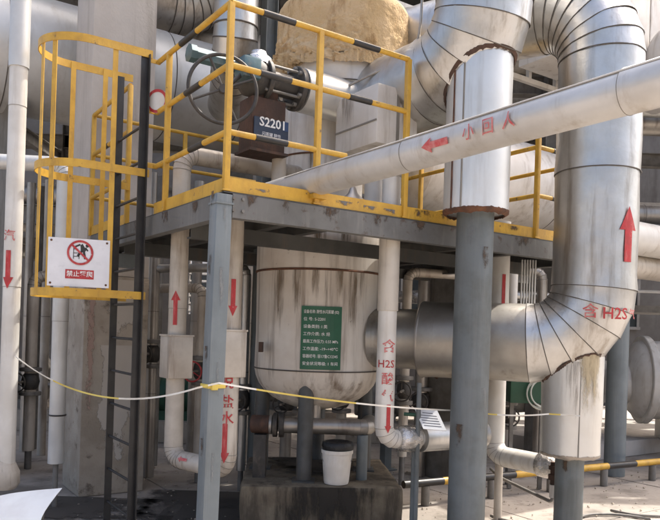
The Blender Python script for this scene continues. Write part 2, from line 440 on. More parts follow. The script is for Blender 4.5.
# ---- plinth under the drum
VC = P(318, 330, 6.0); VC.z = 0                    # drum axis
PZ = 0.40
pa = R(4); px_, py_ = Vector((math.cos(pa), math.sin(pa), 0)), Vector((-math.sin(pa), math.cos(pa), 0))
pcn = VC + Vector((0.04, 0, 0))
def plinth_geo():
    g = box(pcn + Zv * PZ / 2, px_ * 0.63, py_ * 0.62, Zv * PZ / 2, 0.03)
    bm = bmesh.new(); vs = [bm.verts.new(p) for p in g[0]]
    for q in g[1]: bm.faces.new([vs[i] for i in q])
    bmesh.ops.subdivide_edges(bm, edges=list(bm.edges), cuts=7, use_grid_fill=True)
    for v in bm.verts:
        d = noise.noise_vector(v.co * 5.0) * 0.014; v.co += d if v.co.z > 0.05 else Vector((d.x, d.y, 0))
    bm.verts.index_update(); o = [v.co.copy() for v in bm.verts], [tuple(x.index for x in q.verts) for q in bm.faces]; bm.free(); return o
tag(mesh_obj('plinth', plinth_geo(), 'plinth', None, 40), 'oil-stained concrete plinth under the legs of the white drum', 'plinth')

# ================================================================== PLATFORM
S1, T1 = 3.5, 2.72
plat = thing('access_platform', 'grey steel platform with yellow railings around the drum', 'platform', (C0.x, C0.y, 0))
HR = 0.60                                           # hole for the drum
dv = VC - Vector((C0.x, C0.y, 0)); VS, VT = dv.dot(U), dv.dot(V)
def deck_geo():
    lo, hi = [], []; n = 40
    out, inn = [], []
    for k in range(n):
        a = 2 * math.pi * k / n; c, s = math.cos(a), math.sin(a)
        inn.append((VS + HR * c, VT + HR * s))
        m = min(((S1 - VS) / c if c > 1e-6 else (0 - VS) / c if c < -1e-6 else 9e9), ((T1 - VT) / s if s > 1e-6 else (0 - VT) / s if s < -1e-6 else 9e9))
        out.append((VS + m * c, VT + m * s))
    for cs, ct in ((0, 0), (S1, 0), (S1, T1), (0, T1)):          # pull nearest boundary point to the corner
        k = min(range(n), key=lambda i: (out[i][0] - cs) ** 2 + (out[i][1] - ct) ** 2); out[k] = (cs, ct)
    v = [D(s, t_, z) for z in (-0.004, -0.012) for L in (inn, out) for s, t_ in L]
    f = []
    for k in range(n):
        l = (k + 1) % n
        f += [(k, n + k, n + l, l), (2 * n + k, 2 * n + l, 3 * n + l, 3 * n + k), (k, l, 2 * n + l, 2 * n + k), (n + k, 3 * n + k, 3 * n + l, n + l)]
    return v, f
mesh_obj('deck_plate', deck_geo(), 'deck_grey', plat)
BH = 0.14
def channel(a, b, inward, nm='edge_beam', m='beam_grey', h=BH, fl=0.06):
    a, b = Vector(a), Vector(b); inw = Vector(inward)
    web = bar(a - Zv * (h / 2 + .013), b - Zv * (h / 2 + .013), 0.008, h, inw)
    f1 = bar(a - Zv * 0.0185 + inw * (fl / 2 + .005), b - Zv * 0.0185 + inw * (fl / 2 + .005), fl, 0.010, inw)
    f2 = bar(a - Zv * (h + .008) + inw * (fl / 2 + .005), b - Zv * (h + .008) + inw * (fl / 2 + .005), fl, 0.010, inw)
    mesh_obj(nm, join(web, f1, f2), m, plat)
channel(D(0.056, 0), D(S1, 0), V); channel(D(0, 0.092), D(0, T1), U)
channel(D(S1, 0.01), D(S1, T1), -U); channel(D(0.01, T1), D(S1 - .01, T1), -V)
for s in (0.55, VS - 0.68, VS + 0.68, 2.75):
    channel(D(s, 0.07), D(s, T1 - 0.07), U, 'joist', 'deck_grey', 0.10)
for t_ in (VT - 0.68, VT + 0.68):
    channel(D(0.07, t_, -0.10), D(S1 - 0.07, t_, -0.10), V, 'joist', 'deck_grey', 0.10)
def column(s, t_, w_=0.10, lean=Vector((0, 0, 0))):
    c = D(s, t_); c.z = 0; g = box(c + Zv * (ZD - 0.02) / 2, U * w_ / 2, V * w_ / 2, Zv * (ZD - 0.02) / 2, 0.008)
    g = [p + lean * (1 - p.z / ZD) for p in g[0]], g[1]; c = c + lean
    mesh_obj('column', g, 'grey_paint', plat, 40)
    mesh_obj('base_plate', box(c + Zv * 0.008, U * 0.10, V * 0.10, Zv * 0.008), 'grey_paint', plat)
column(0.004, 0.040, 0.10, Vector((-.03, 0, 0)))
for s, t_ in ((2.12, 0.16), (S1 - 0.06, T1 - 0.06)): column(s, t_)
mesh_obj('wall_bracket', box(D(0.20, T1 - .1, -.22), U * .2, V * .05, Zv * .06), 'grey_paint', plat)
# bolted end plate on the near corner
mesh_obj('corner_plate', box(D(0.004, 0.040, -0.075), U * 0.056, V * 0.056, Zv * 0.006), 'grey_paint', plat)

# ---- railing
RT, RM, RL, TB = 1.10, 0.737, 0.347, 0.082
rr = 0.018
def rpost(s, t_, top=RT, nm='railing_post'):
    c = D(s, t_); mesh_obj(nm, bar(c + Zv * 0.001, c + Zv * top, 0.036, 0.036, U, 0.005), 'yellow', plat, 40)
def rail(s0, t0, s1, t1, z, bands=(), nm='rail', end=None):
    a, b = D(s0, t0, z), D(s1, t1, z); pts = [a, b]
    if end: pts = [a] + path([a, b, end], [(0.06, 4)])[1:]
    o = mesh_obj(nm, sweep(pts, rr, 14), 'yellow', plat, 50)
    for u0, u1 in bands:
        mesh_obj('black_band', sweep([a.lerp(b, u0), a.lerp(b, u1)], rr + 0.0022, 14), 'black_paint', o, 50)
def toe(s0, t0, s1, t1, inw):
    mesh_obj('toe_board', bar(D(s0, t0, TB / 2 + .002) + inw * 0.022, D(s1, t1, TB / 2 + .002) + inw * 0.022, 0.005, TB, inw), 'yellow', plat)
o_ = 0.02
sp1 = solve(lambda s: D(s, o_, 0.5), 318, 0, 3); sp2 = solve(lambda s: D(s, o_, 0.5), 406, 0, 3); sp3 = solve(lambda s: D(s, o_, 0.4), 537, 0, 3.5)
tp1 = solve(lambda q: D(o_, q, 0.5), 167, 0, 3); tl0 = solve(lambda q: D(-0.075, q, 0.4), 142, 0, 3); tl1 = solve(lambda q: D(-0.075, q, 0.4), 118, 0, 3)
tpe = solve(lambda q: D(o_, q, 0.4), 92, 0, 4)
print('rail', sp1, sp2, sp3, tp1, tl0, tl1, tpe, 'deck z', ZD)
rpost(o_, o_); rpost(sp1, o_); rpost(sp2, o_)
def ub(a, b, px): return (solve(lambda q: a.lerp(b, q), px, 0, 1))
def bands(s0, t0, s1, t1, z, pxs):
    a, b = D(s0, t0, z), D(s1, t1, z); return [tuple(sorted((ub(a, b, p), ub(a, b, q)))) for p, q in pxs]
for z, pxs, smax in ((RT, ((263, 295), (353, 379)), sp2), (RM, ((260, 291), (349, 371)), sp2), (RL, ((255, 287),), solve(lambda s: D(s, o_, RL), 346, 0, 3))):
    rail(o_, o_, smax, o_, z, bands(o_, o_, smax, o_, z, pxs))
# left side up to the ladder, with the rail ends bent down to the stringer
tend = tl0 - 0.012
for z, pxs in ((RT, ((181, 197),)), (RM, ((186, 201),)), (RL, ((190, 204),))):
    rail(o_, o_, o_, tend, z, bands(o_, o_, o_, tend, z, pxs))
rpost(o_, tp1)
for z in (RT, RM, RL): mesh_obj('rail_bracket', bar(D(o_ + .015, tend, z), D(-.05, tend, z), .03, .006, Zv), 'yellow', plat)
toe(0, 0, S1, 0, V); toe(0, 0.03, 0, tend, U)
# beyond the ladder
tf = tl1 + 0.05
tpe = min(tpe, (pc - Vector((C0.x, C0.y, 0))).dot(V) - .05); print('tpe', tpe)
rpost(o_, tpe); rpost(o_, tf)
for z, pxs in ((RT, ()), (RM, ((104, 109),))): rail(o_, tf, o_, tpe, z, bands(o_, tf, o_, tpe, z, pxs))
rail(o_, tf, o_, tpe, RL); toe(0, tf, 0, tpe, U)
# back side
for z in (RT, RM, RL): rail(o_, tpe, S1 - .02, tpe, z)
for s in (0.9, 2.1, 2.9): rpost(s, tpe)
# inner side rail, right of the column
rpost(sp3, o_)
for z, pxs in ((RT, ()), (RM, ((527, 534),)), (RL, ())):
    rail(sp3, o_, sp3, tpe, z)
    rail(sp3, o_, S1 - .02, o_, z, ((0.25, 0.7),) if z != RT else ())
for t_ in (1.42, 2.2): rpost(sp3, t_)
rpost(S1 - .02, o_); rpost(S1 - .02, tpe)
for z in (RT, RM): rail(S1 - .02, o_, S1 - .02, tpe, z)

# ================================================================== CAGED LADDER
lb = D(-0.06, (tl0 + tl1) / 2); lb.z = 0
lad = thing('caged_ladder', 'black steel ladder inside a yellow safety cage', 'ladder', lb)
ls = -0.075
ztop = zat(144, 55, D(ls, tl0).y)
for tt in (tl0, tl1):
    p = D(ls, tt); p.z = 0
    mesh_obj('stringer', join(box(p + Zv * ztop / 2, U * 0.027, V * 0.005, Zv * ztop / 2), box(p + U * 0.023 + V * (0.024 if tt == tl1 else -0.024) + Zv * ztop / 2, U * 0.004, V * 0.020, Zv * ztop / 2)), 'black_paint', lad)
z = 0.22
while z < ztop - 0.25:
    a, b = D(ls, tl0), D(ls, tl1); a.z = b.z = z
    mesh_obj('rung', cyl(a, b, 0.010, 10), 'black_paint', lad, 50); z += 0.255
tm = (tl0 + tl1) / 2; hw = (tl1 - tl0) / 2
def hoop_pt(a):                                      # a in 0..1 along the hoop: outward (-U) and along V
    L1 = 0.37; r_ = hw + 0.015; tot = 2 * L1 + math.pi * r_; d = a * tot
    if d < L1: e, w_ = d, -r_
    elif d < L1 + math.pi * r_:
        q = (d - L1) / r_; e = L1 + r_ * math.sin(q) * 1.0; w_ = -r_ * math.cos(q)
    else: e, w_ = tot - d, r_
    p = D(ls - e, tm + w_); return p
def band(zc, hh=0.055):
    n = 40; v, f = [], []
    pts = [hoop_pt(i / n) for i in range(n + 1)]
    pts = [pts[0] + U * 0.05] + pts + [pts[-1] + U * 0.10]
    for i, p in enumerate(pts):
        a = pts[max(0, i - 1)]; b = pts[min(len(pts) - 1, i + 1)]; tg = (b - a).normalized(); nr = tg.cross(Zv)
        for dn, dz in ((-.003, -hh / 2), (.003, -hh / 2), (.003, hh / 2), (-.003, hh / 2)):
            q = p + nr * dn; v.append((q.x, q.y, zc + dz))
    for i in range(len(pts) - 1):
        for k in range(4): l = (k + 1) % 4; f.append((i * 4 + k, i * 4 + l, i * 4 + 4 + l, i * 4 + 4 + k))
    f += [(3, 2, 1, 0), tuple((len(pts) - 1) * 4 + k for k in range(4))]
    mesh_obj('cage_hoop', (v, f), 'yellow', lad, 40)
Yc = hoop_pt(0.2).y
zh = [zat(100, 41, Yc), zat(90, 165, Yc), zat(90, 293, Yc)]
for q in zh: band(q)
hoop_len = 60
def bar_at(px):                                       # hoop parameters nearest to an image column, for placing bars
    return px
def cage_bar(a):
    p = hoop_pt(a); q = hoop_pt(min(1, a + .01)) - hoop_pt(max(0, a - .01)); tg = q.normalized(); inn = Zv.cross(tg)
    p = p + inn * 0.0065 * (1 if (D(ls - .3, tm) - p).dot(inn) > 0 else -1)
    p.z = 0
    mesh_obj('cage_bar', bar(p + Zv * (zh[2] - 0.02), p + Zv * (zh[0] + 0.02), 0.036, 0.006, tg), 'yellow', lad)
def hoop_at(px, lo, hi):
    return min((lo + (hi - lo) * i / 200 for i in range(201)), key=lambda a: abs(proj(Vector((hoop_pt(a).x, hoop_pt(a).y, zh[1])))[0] - px))
aN, aR_ = hoop_at(51, .2, .5), hoop_at(112.5, .0, .3)
print('bars', aN, aR_)
for a in (aR_, aN, hoop_at(39, .45, .6), hoop_at(70, .55, .9), 0.93): cage_bar(a)
for a in (0, .1, .2, .335, .4, .5, .6, .665, .9, 1): 
    q = hoop_pt(a); q.z = zh[0]; print('hoop', a, [round(c) for c in proj(q)])

# ---- no-climbing sign wired to the cage
sa, sb = hoop_pt(aN), hoop_pt(aR_)
sgx = (sb - sa); sgw = sgx.length; sgx.normalize(); sgn = sgx.cross(Zv)
zs0, zs1 = zat(80, 287, Yc), zat(80, 239, Yc)
sgw = (sb - sa).length
sc0 = (sa + sb) / 2; sc0.z = (zs0 + zs1) / 2; sc0 += sgn * 0.016
hs = (zs1 - zs0)
sg = mesh_obj('prohibition_sign', box(sc0, sgx * sgw / 2, sgn * 0.002, Zv * hs / 2), 'sign_white')
tag(sg, 'white no-climbing sign with red circle fixed to the yellow ladder cage', 'sign')
def on_sign(nm, geo, m, off=0.004, parent=sg): return mesh_obj(nm, flat_map(geo, sc0, sgx, Zv, off), m, parent)
k = hs
def sh(geo, dx, dy): return [p + Vector((dx, dy, 0)) for p in geo[0]], geo[1]
on_sign('climbing_figure', join(poly_geo([(.02 * k, .36 * k), (.06 * k, .40 * k), (.14 * k, .27 * k), (.10 * k, .22 * k), (.03 * k, .24 * k)]),
    sh(disc_geo(0, .035 * k, 14), .155 * k, .36 * k), line_geo((.02 * k, .38 * k), (-.08 * k, .33 * k), .035 * k), line_geo((.12 * k, .32 * k), (.17 * k, .25 * k), .03 * k),
    line_geo((.05 * k, .24 * k), (-.03 * k, .14 * k), .045 * k), line_geo((.09 * k, .24 * k), (.12 * k, .08 * k), .045 * k),
    line_geo((-.11 * k, .36 * k), (-.11 * k, .08 * k), .014 * k), line_geo((0, .20 * k), (0, .08 * k), .014 * k),
    line_geo((-.11 * k, .28 * k), (-.02 * k, .28 * k), .014 * k), line_geo((-.11 * k, .20 * k), (-.0 * k, .20 * k), .014 * k), line_geo((-.11 * k, .13 * k), (0, .13 * k), .014 * k)), 'black_paint', 0.004)
on_sign('red_ring', sh(disc_geo(.215 * k, .26 * k), 0.02 * k, .21 * k), 'red_paint', 0.006)
on_sign('red_slash', line_geo((-.15 * k, .37 * k), (.19 * k, .05 * k), .04 * k), 'red_paint', 0.007)
on_sign('red_panel', rect_geo(.56 * k, .19 * k, .02 * k, -.24 * k), 'red_paint', 0.004)
on_sign('lettering', sh(text_geo('禁止攀爬', .13 * k, .0004), .02 * k, -.24 * k), 'white_paint', 0.0055)
for dx in (-1, 1):
    for dy in (-1, 1):
        on_sign('wire_tie', sh(disc_geo(0, 0.008, 10), dx * (sgw / 2 - .02), dy * (hs / 2 - .02)), 'rust', 0.004)

# ---- round red-ringed sign on the left railing
rc = P(157, 101, D(0, tp1 + 0.1).y + 0.06)
fc = (Vector((0, 0, H)) - rc); fc.z = 0; fc = (fc.normalized() * 0.6 + (-U) * 0.5).normalized(); rt = Zv.cross(fc)
rs = 0.085
ro = mesh_obj('round_sign', cyl(rc - fc * 0.004, rc, rs, 40), 'pipe_white', None, 40)
tag(ro, 'small round sign with red ring behind the railing by the ladder', 'sign')
mesh_obj('red_ring', flat_map(disc_geo(rs * .76, rs), rc, rt, Zv, 0.003), 'red_paint', ro)

# ================================================================== DRUM / VESSEL
dr = thing('process_vessel', 'stained white vertical drum on legs passing up through the platform', 'vessel', VC)
r0 = 0.53
zseam, zbot = zat(318, 372, 5.47), 0.93
ztopring = zat(318, 269, 5.47)
mesh_obj('shell_course', lathe(VC, [(zseam, r0), (zseam + .3, r0), (ztopring, r0 + .002)], segs=72, wob=.006, caps=False), 'drum_white', dr, 40)
mesh_obj('shell_course', lathe(VC, [(ztopring, r0 + .008), (ZD + 0.10, r0 + .008), (ZD + .12, r0 - 0.05)], segs=72, wob=.006), 'drum_white', dr, 40)
hd = [(zbot, 0.06)] + [(zseam - (zseam - zbot) * math.cos(q), r0 * math.sin(q)) for q in [R(a) for a in (12, 22, 33, 45, 57, 68, 79)]] + [(zseam + 0.004, r0 + .004)]
mesh_obj('bottom_head', lathe(VC, hd, segs=72), 'drum_white', dr, 50)
mesh_obj('seam_ring', ring(VC + Zv * ztopring, Zv, r0 + .008, 0.010, 72), 'rust', dr, 50)
mesh_obj('seam_ring', ring(VC + Zv * zseam, Zv, r0 + .004, 0.006, 72), 'seam', dr, 50)
for ox, oy in ((-0.07, -0.43), (-0.46, 0.06), (0.43, 0.10), (0.02, 0.44)):
    p = VC + Vector((ox, oy, 0)); mesh_obj('leg', cyl(p + Zv * (PZ - .005), p + Zv * (zseam - 0.02), 0.062, 24), 'leg_grey', dr, 40)
    mesh_obj('foot_plate', box(p + Zv * (PZ + .006), Vector((.09, 0, 0)), Vector((0, .09, 0)), Zv * .008), 'leg_grey', dr)
pl = VC + Vector((0.5 * math.cos(R(205)), 0.5 * math.sin(R(205)), 0))
# small lug left of the plate
lgp = P(261, 347, 5.60); mesh_obj('lug', box(lgp, Vector((.015, 0, 0)), Vector((0, .05, 0)), Zv * .04), 'rust_brown', dr)
# neck, cone, upper shell, foam
NK = VC + Vector((-0.02, 0, 0))
zn1 = zat(325, 108, 5.8); zf0 = zat(330, 62, 5.5); zf1 = zat(330, -20, 5.45)
mesh_obj('neck', lathe(NK, [(ZD + .10, 0.36), (zat(310, 154, 5.7), 0.36), (zn1, 0.36)], segs=56, wob=.004), 'clad_white', dr, 40)
mesh_obj('seam_ring', ring(NK + Zv * zat(310, 154, 5.7), Zv, 0.362, 0.008, 56), 'rust', dr, 50)
FC = P(343, 50, 6.0); FC.z = 0
mesh_obj('cone', lathe(FC, [(zn1 - .04, 0.38), (zf0 - .14, 0.535), (zf0 + 0.05, 0.54)], segs=56, wob=.01), 'clad_white', dr, 40)
mesh_obj('seam_ring', ring(FC + Zv * (zf0 - .14), Zv, 0.538, 0.005, 56), 'seam', dr, 50)
def foam_geo():
    prof = []; rF = 0.560; z0, z1 = zf0 - .03, zf1
    for i in range(61): prof.append((z0 + (z1 - .11 - z0) * i / 60, rF))
    for a in range(10, 91, 10): prof.append((z1 - .11 + .11 * math.sin(R(a)), rF - .11 + .11 * math.cos(R(a))))
    v, f = lathe(FC, prof, segs=240)
    out = []
    for i, p in enumerate(v):
        zz = (p.z - z0) / (z1 - z0); ang = math.atan2(p.y - FC.y, p.x - FC.x)
        d = Vector((p.x - FC.x, p.y - FC.y, 0)).normalized()
        rag = max(0.0, 1 - zz / 0.6) * (0.75 + 0.5 * noise.noise(Vector((ang * 1.3, 3, 0)))) * max(0.04, min(1.0, 0.1 + 1.5 * math.cos(ang - R(205))))
        amp = 0.006 + 0.085 * rag
        q = p + d * amp * (0.1 + 1.5 * abs(noise.noise(p * 8)) + 0.9 * abs(noise.noise(p * 19)) - 0.8 * abs(noise.noise(p * 40 + Vector((3, 1, 2))))) + Zv * 0.05 * rag * noise.noise(p * 7 + Vector((5, 0, 0)))
        if zz < 0.02: q = q + Zv * (0.10 if math.cos(ang - R(300)) > .3 else 0.0) - Zv * 0.07 * abs(noise.noise(Vector((ang * 4, 0, 1))))
        out.append(q)
    return out, f
mesh_obj('foam_insulation', foam_geo(), 'foam', dr, 60)

# insulation box on the nozzle between drum and elbow pipe
bx = P(377, 120, 4.98)
zb0, zb1 = zat(377, 142, 4.98), zat(377, 82, 4.98)
bc = Vector((bx.x, bx.y, (zb0 + zb1) / 2)) + U * 0.19 + V * 0.26
ib = mesh_obj('insulation_box', box(bc, U * 0.19, V * 0.26, Zv * (zb1 - zb0) / 2, 0.012), 'clad_white', None, 30)
tag(ib, 'boxy pale sheet-metal insulation cover beside the drum neck above the deck', 'insulation box')
mesh_obj('joint_strip', box(bc - V * 0.262, U * 0.012, V * 0.004, Zv * (zb1 - zb0) / 2 * .96), 'lap', ib)
mesh_obj('joint_strip', box(bc - U * 0.192 - Zv * .05, U * 0.004, V * 0.255, Zv * 0.006), 'lap', ib)
stp = D(0, 0); bs = Vector((bc.x, bc.y, 0))
film_box = [(bc - U * .192 + V * .1, -V, .3), (bc - V * .262 + U * .05, U, .2)]
mesh_obj('support_stem', cyl(bs + Zv * (ZD - .01), bs + Zv * (zb0 + .01), 0.07, 20), 'clad_white', ib, 40)

# ---- green data plate on the drum
gz0, gz1 = zat(318, 371, 5.47), zat(318, 305, 5.47)
gx = P(321, 340, 5.46); ga = math.atan2(gx.y - VC.y, gx.x - VC.x)
gw, gh = 0.315, gz1 - gz0 - 0.02
gp = VC + Zv * ((gz0 + gz1) / 2)
nrm = Vector((gx.x - VC.x, -math.sqrt(max(0.01, r0 ** 2 - (gx.x - VC.x) ** 2)), 0)).normalized()
def fine_rect(w_, h_, n=10): 
    v = [Vector((-w_ / 2 + w_ * i / n, j * h_ / 2, 0)) for j in (-1, 1) for i in range(n + 1)]
    return v, [(i, i + 1, n + 2 + i, n + 1 + i) for i in range(n)]
fa, fb = cyl_map(fine_rect(gw, gh), gp, Zv, nrm, r0, 'y', 0.012), cyl_map(fine_rect(gw, gh), gp, Zv, nrm, r0, 'y', 0.008)
n11 = 22
sides = []
edge = list(range(0, 11)) + list(range(21, 10, -1))
gpo = (fa[0] + fb[0], fa[1] + [tuple(i + n11 for i in q) for q in fb[1]] + [(edge[i], edge[(i + 1) % 22], edge[(i + 1) % 22] + n11, edge[i] + n11) for i in range(22)])
gpl = tag(mesh_obj('data_plate', gpo, 'green_plate'), 'green equipment data plate with white lettering on the white drum', 'sign')
rows = ['设备名称: 酸性水闪蒸罐 (02)', '位 号: S-2201', '设备类别: I 类', '工作介质: 水 烃', '最高工作压力: 0.55 MPa', '工作温度: -19~+40℃', '容器编号: 容17鲁C12345', '安全状况等级: 1 车间']
for i, tx in enumerate(rows):
    g = text_geo(tx, gh * 0.062, 0.0002)
    x0 = min(p.x for p in g[0]); yy = gh * (0.41 - 0.117 * i)
    wd = max(p.x for p in g[0]) - x0; sx = min(1.0, gw * .86 / wd)
    g = [Vector(((p.x - x0) * sx - gw * 0.44, p.y + yy, 0)) for p in g[0]], g[1]
    mesh_obj('lettering', cyl_map(g, gp, Zv, nrm, r0, 'y', 0.0145), 'white_paint', gpl)

# ================================================================== BIG CLAD PIPES
# pipe with rusty trunnion (left one)
YA = 4.8
pa_ = P(480, 140, YA); pax, pay = pa_.x, pa_.y
zhA = 3.47
PA = thing('insulated_pipe', 'large silver clad pipe elbow resting on a rust-edged grey support column', 'pipe', (pax, pay, 0))
dirA = (Vector((FC.x, FC.y, 0)) - Vector((pax, pay, 0))).normalized()
dirA = V.copy()
endA = Vector((pax, pay, zhA)) + V * 1.1
topA = Vector((pax + .0, pay, 6.6))
rA = 0.325
clad(PA, [topA, Vector((pax, pay, zhA)), endA], rA, [(0.43, 6)], 'alu', 0.9)
# trunnion jacket + rust + column
rT = 0.222
zt0 = zat(480, 213, YA); zt1 = zhA + 0.06
tpos = Vector((pax, pay, 0)) + dirA * 0.02
def jacket(c, z0, z1, r_, m, root, nm='trunnion_jacket', wob=.004, taper=0.0):
    n = 8
    return mesh_obj(nm, lathe(c, [(z0 + (z1 - z0) * i / n, r_ + taper * (i / n)) for i in range(n + 1)], segs=56, wob=wob), m, root, 40)
jk = jacket(tpos, zt0, zt1, rT, 'alu_bright', PA)
mesh_obj('lap_joint', box(tpos + Vector((-rT * .86, -rT * .53, (zt0 + zt1) / 2)), Vector((.004, .002, 0)), Vector((-.002, .004, 0)), Zv * (zt1 - zt0) / 2 * .98), 'rust', jk)
mesh_obj('lap_joint', box(tpos + Vector((-rT * .62, -rT * .795, (zt0 + zt1) / 2)), Vector((.004, .002, 0)), Vector((-.002, .004, 0)), Zv * (zt1 - zt0) / 2 * .98), 'lap', jk)
def ragged(c, z, r_, drop, segs=120):
    v, f = [], []
    for k in range(segs):
        a = 2 * math.pi * k / segs; d = Vector((math.cos(a), math.sin(a), 0))
        up = 0.008 + 0.012 * abs(noise.noise(d * 5 + Vector((1, 2, 3)))) + .012 * abs(noise.noise(d * 17));  dn = drop * (0.5 + 0.5 * abs(noise.noise(d * 4)) + 0.3 * abs(noise.noise(d * 15)))
        v += [c + d * (r_ + .0035) + Zv * (z + up), c + d * (r_ + .001) + Zv * (z - dn * .2), c + d * (r_ * 0.88) + Zv * (z - dn * .6)]
    for k in range(segs):
        l = (k + 1) % segs
        for j in range(2): f.append((k * 3 + j, l * 3 + j, l * 3 + j + 1, k * 3 + j + 1))
    return v, f
mesh_obj('rust_edge', ragged(tpos, zt0, rT, 0.06), 'rust', PA, 60)
# rust where the trunnion saddle meets the elbow
def saddle(root, c, rt, cen_axis_pts, r_big, m, off=0.012, a0=0, a1=360, thick=0.008, segs=110):
    """irregular bead along the line where a vertical trunnion meets an elbow made of a polyline axis"""
    pts = []
    for k in range(segs + 1):
        a = R(a0 + (a1 - a0) * k / segs); d = Vector((math.cos(a), math.sin(a), 0)); base = c + d * (rt + off)
        z = 0.5; best = None
        lo, hi = 0.3, 6.0
        # march upward until inside the big pipe
        zz = lo
        while zz < hi:
            p = Vector((base.x, base.y, zz))
            dist = min(((p - (q0 + (q1 - q0) * max(0, min(1, (p - q0).dot(q1 - q0) / (q1 - q0).length_squared)))).length) for q0, q1 in zip(cen_axis_pts[:-1], cen_axis_pts[1:]))
            if dist < r_big: best = zz; break
            zz += 0.01
        if best: pts.append((p, d))
    if len(pts) < 4: return
    v, f = [], []
    for p, d in pts:
        th = thick * (0.4 + 1.4 * abs(noise.noise(p * 9)) + 1.2 * abs(noise.noise(p * 31)))
        v += [p + d * 0.012 - Zv * th * 0.2 + Zv * .01, p - d * 0.004 - Zv * th * 2.2, p - d * 0.02 + Zv * 0.03]
    for i in range(len(pts) - 1):
        for j in range(3): l = (j + 1) % 3; f.append((i * 3 + j, i * 3 + l, i * 3 + 3 + l, i * 3 + 3 + j))
    mesh_obj('corroded_joint', (v, f), m, root, 60)
axA = path([topA, Vector((pax, pay, zhA)), endA], [(0.43, 8)])
saddle(PA, tpos, rT, axA, rA, 'rust_brown', a0=120, a1=420)
mesh_obj('support_column', cyl(tpos, tpos + Zv * (zt0 + .05), 0.127, 40), 'grey_weathered', PA, 40)
mesh_obj('base_plate', cyl(tpos, tpos + Zv * 0.02, 0.2, 24), 'grey_paint', PA, 40)

# H2S pipe
YB = 5.25
pb = P(597, 180, YB); bx_, by_ = pb.x, pb.y
PB = thing('insulated_pipe', 'tall silver clad pipe with elbows, red up arrow and H2S lettering', 'pipe', (bx_, by_, 0))
rB = 0.302
zlo = zat(470, 341, 5.7); zhi = zat(560, 2, 5.3)
Bc = Vector((bx_, by_, 0))
dirB = (VC - Bc); dirB.z = 0; Ld = dirB.length; dirB.normalize()
dirT = (V * 0.9 - U * 0.35).normalized()
ptsB = [Bc + dirT * 2.6 + Zv * zhi, Bc + Zv * zhi, Bc + Zv * zlo, Bc + dirB * (Ld - 0.50 - 0.42) + Zv * zlo]
clad(PB, ptsB, rB, [(0.44, 7), (0.44, 6)], 'alu', 0.8, last_m='alu_shaded')
# narrower nozzle into the drum with a flange lip
e0 = ptsB[3]
mesh_obj('nozzle', cyl(e0 - dirB * 0.02, Bc + dirB * (Ld - 0.5) + Zv * zlo, 0.245, 40), 'alu_shaded', PB, 40)
mesh_obj('jacket_end', ring(e0, dirB, rB - .004, 0.014, 48), 'alu_dull', PB, 60)
mesh_obj('rust_patch', box(P(432, 374, 5.66), Vector((.05, -.012, -.028)), Vector((.004, .02, 0)), Vector((.008, 0, .012)), .004), 'rust', PB)
# trunnion leg below
tB = Bc + dirB * 0.13
zb_ = zat(580, 455, YB); rTB = 0.215
n = 9; zt_ = zlo + 0.05
jkB = mesh_obj('trunnion_jacket', lathe(tB, [(zb_ + (zt_ - zb_) * i / n, rTB + 0.012 * (i / n)) for i in range(n + 1)], segs=56, wob=.005), 'alu_bright', PB, 40)
mesh_obj('lap_joint', box(tB + Vector((-.015, -rTB - .004, (zb_ + zt_) / 2 - .10)), Vector((.003, 0, 0)), Vector((0, .004, 0)), Zv * 0.33), 'lap', jkB)
mesh_obj('ragged_edge', ragged(tB, zb_, rTB, 0.05), 'alu_dull', PB, 60)
# peeling stained strip of old sealant on the trunnion
axB = path(ptsB, [(0.44, 8), (0.44, 8)])
def film(name, col, col2, nsc, thr, soft=.16):
    m = bpy.data.materials.new(name); m.use_nodes = True; n = m.node_tree.nodes; l = m.node_tree.links; bs_ = n['Principled BSDF']
    tc_ = n.new('ShaderNodeTexCoord'); sx_ = n.new('ShaderNodeSeparateXYZ'); l.new(tc_.outputs['UV'], sx_.inputs[0])
    g_ = n.new('ShaderNodeNewGeometry'); mp = n.new('ShaderNodeMapping'); mp.inputs['Scale'].default_value = nsc; l.new(g_.outputs['Position'], mp.inputs[0])
    tn = n.new('ShaderNodeTexNoise'); tn.inputs['Scale'].default_value = 1; tn.inputs['Detail'].default_value = 7; tn.inputs['Roughness'].default_value = .68; l.new(mp.outputs[0], tn.inputs[0])
    def mth(op, a, c):
        t_ = n.new('ShaderNodeMath'); t_.operation = op; t_.use_clamp = False
        for i_, v_ in enumerate((a, c)):
            if isinstance(v_, (int, float)): t_.inputs[i_].default_value = v_
            else: l.new(v_, t_.inputs[i_])
        return t_.outputs[0]
    u_ = mth('ABSOLUTE', mth('SUBTRACT', sx_.outputs[0], .5), 0); e_ = mth('SUBTRACT', 1.0, mth('POWER', mth('MULTIPLY', u_, 2.0), 2.0))
    f_ = mth('MULTIPLY', e_, mth('SUBTRACT', 1.0, mth('POWER', sx_.outputs[1], 2.5)))
    a_ = mth('ADD', tn.outputs[0], mth('MULTIPLY', mth('SUBTRACT', f_, .5), .55))
    r_ = n.new('ShaderNodeMapRange'); r_.interpolation_type = 'SMOOTHSTEP'; r_.inputs['From Min'].default_value = thr; r_.inputs['From Max'].default_value = thr + soft; l.new(a_, r_.inputs[0])
    mx = n.new('ShaderNodeMix'); mx.data_type = 'RGBA'; l.new(tn.outputs[0], mx.inputs[0]); mx.inputs[6].default_value = (*col, 1); mx.inputs[7].default_value = (*col2, 1)
    l.new(mx.outputs[2], bs_.inputs['Base Color']); bs_.inputs['Roughness'].default_value = .8
    l.new(r_.outputs[0], bs_.inputs['Alpha']); MATS[name] = m
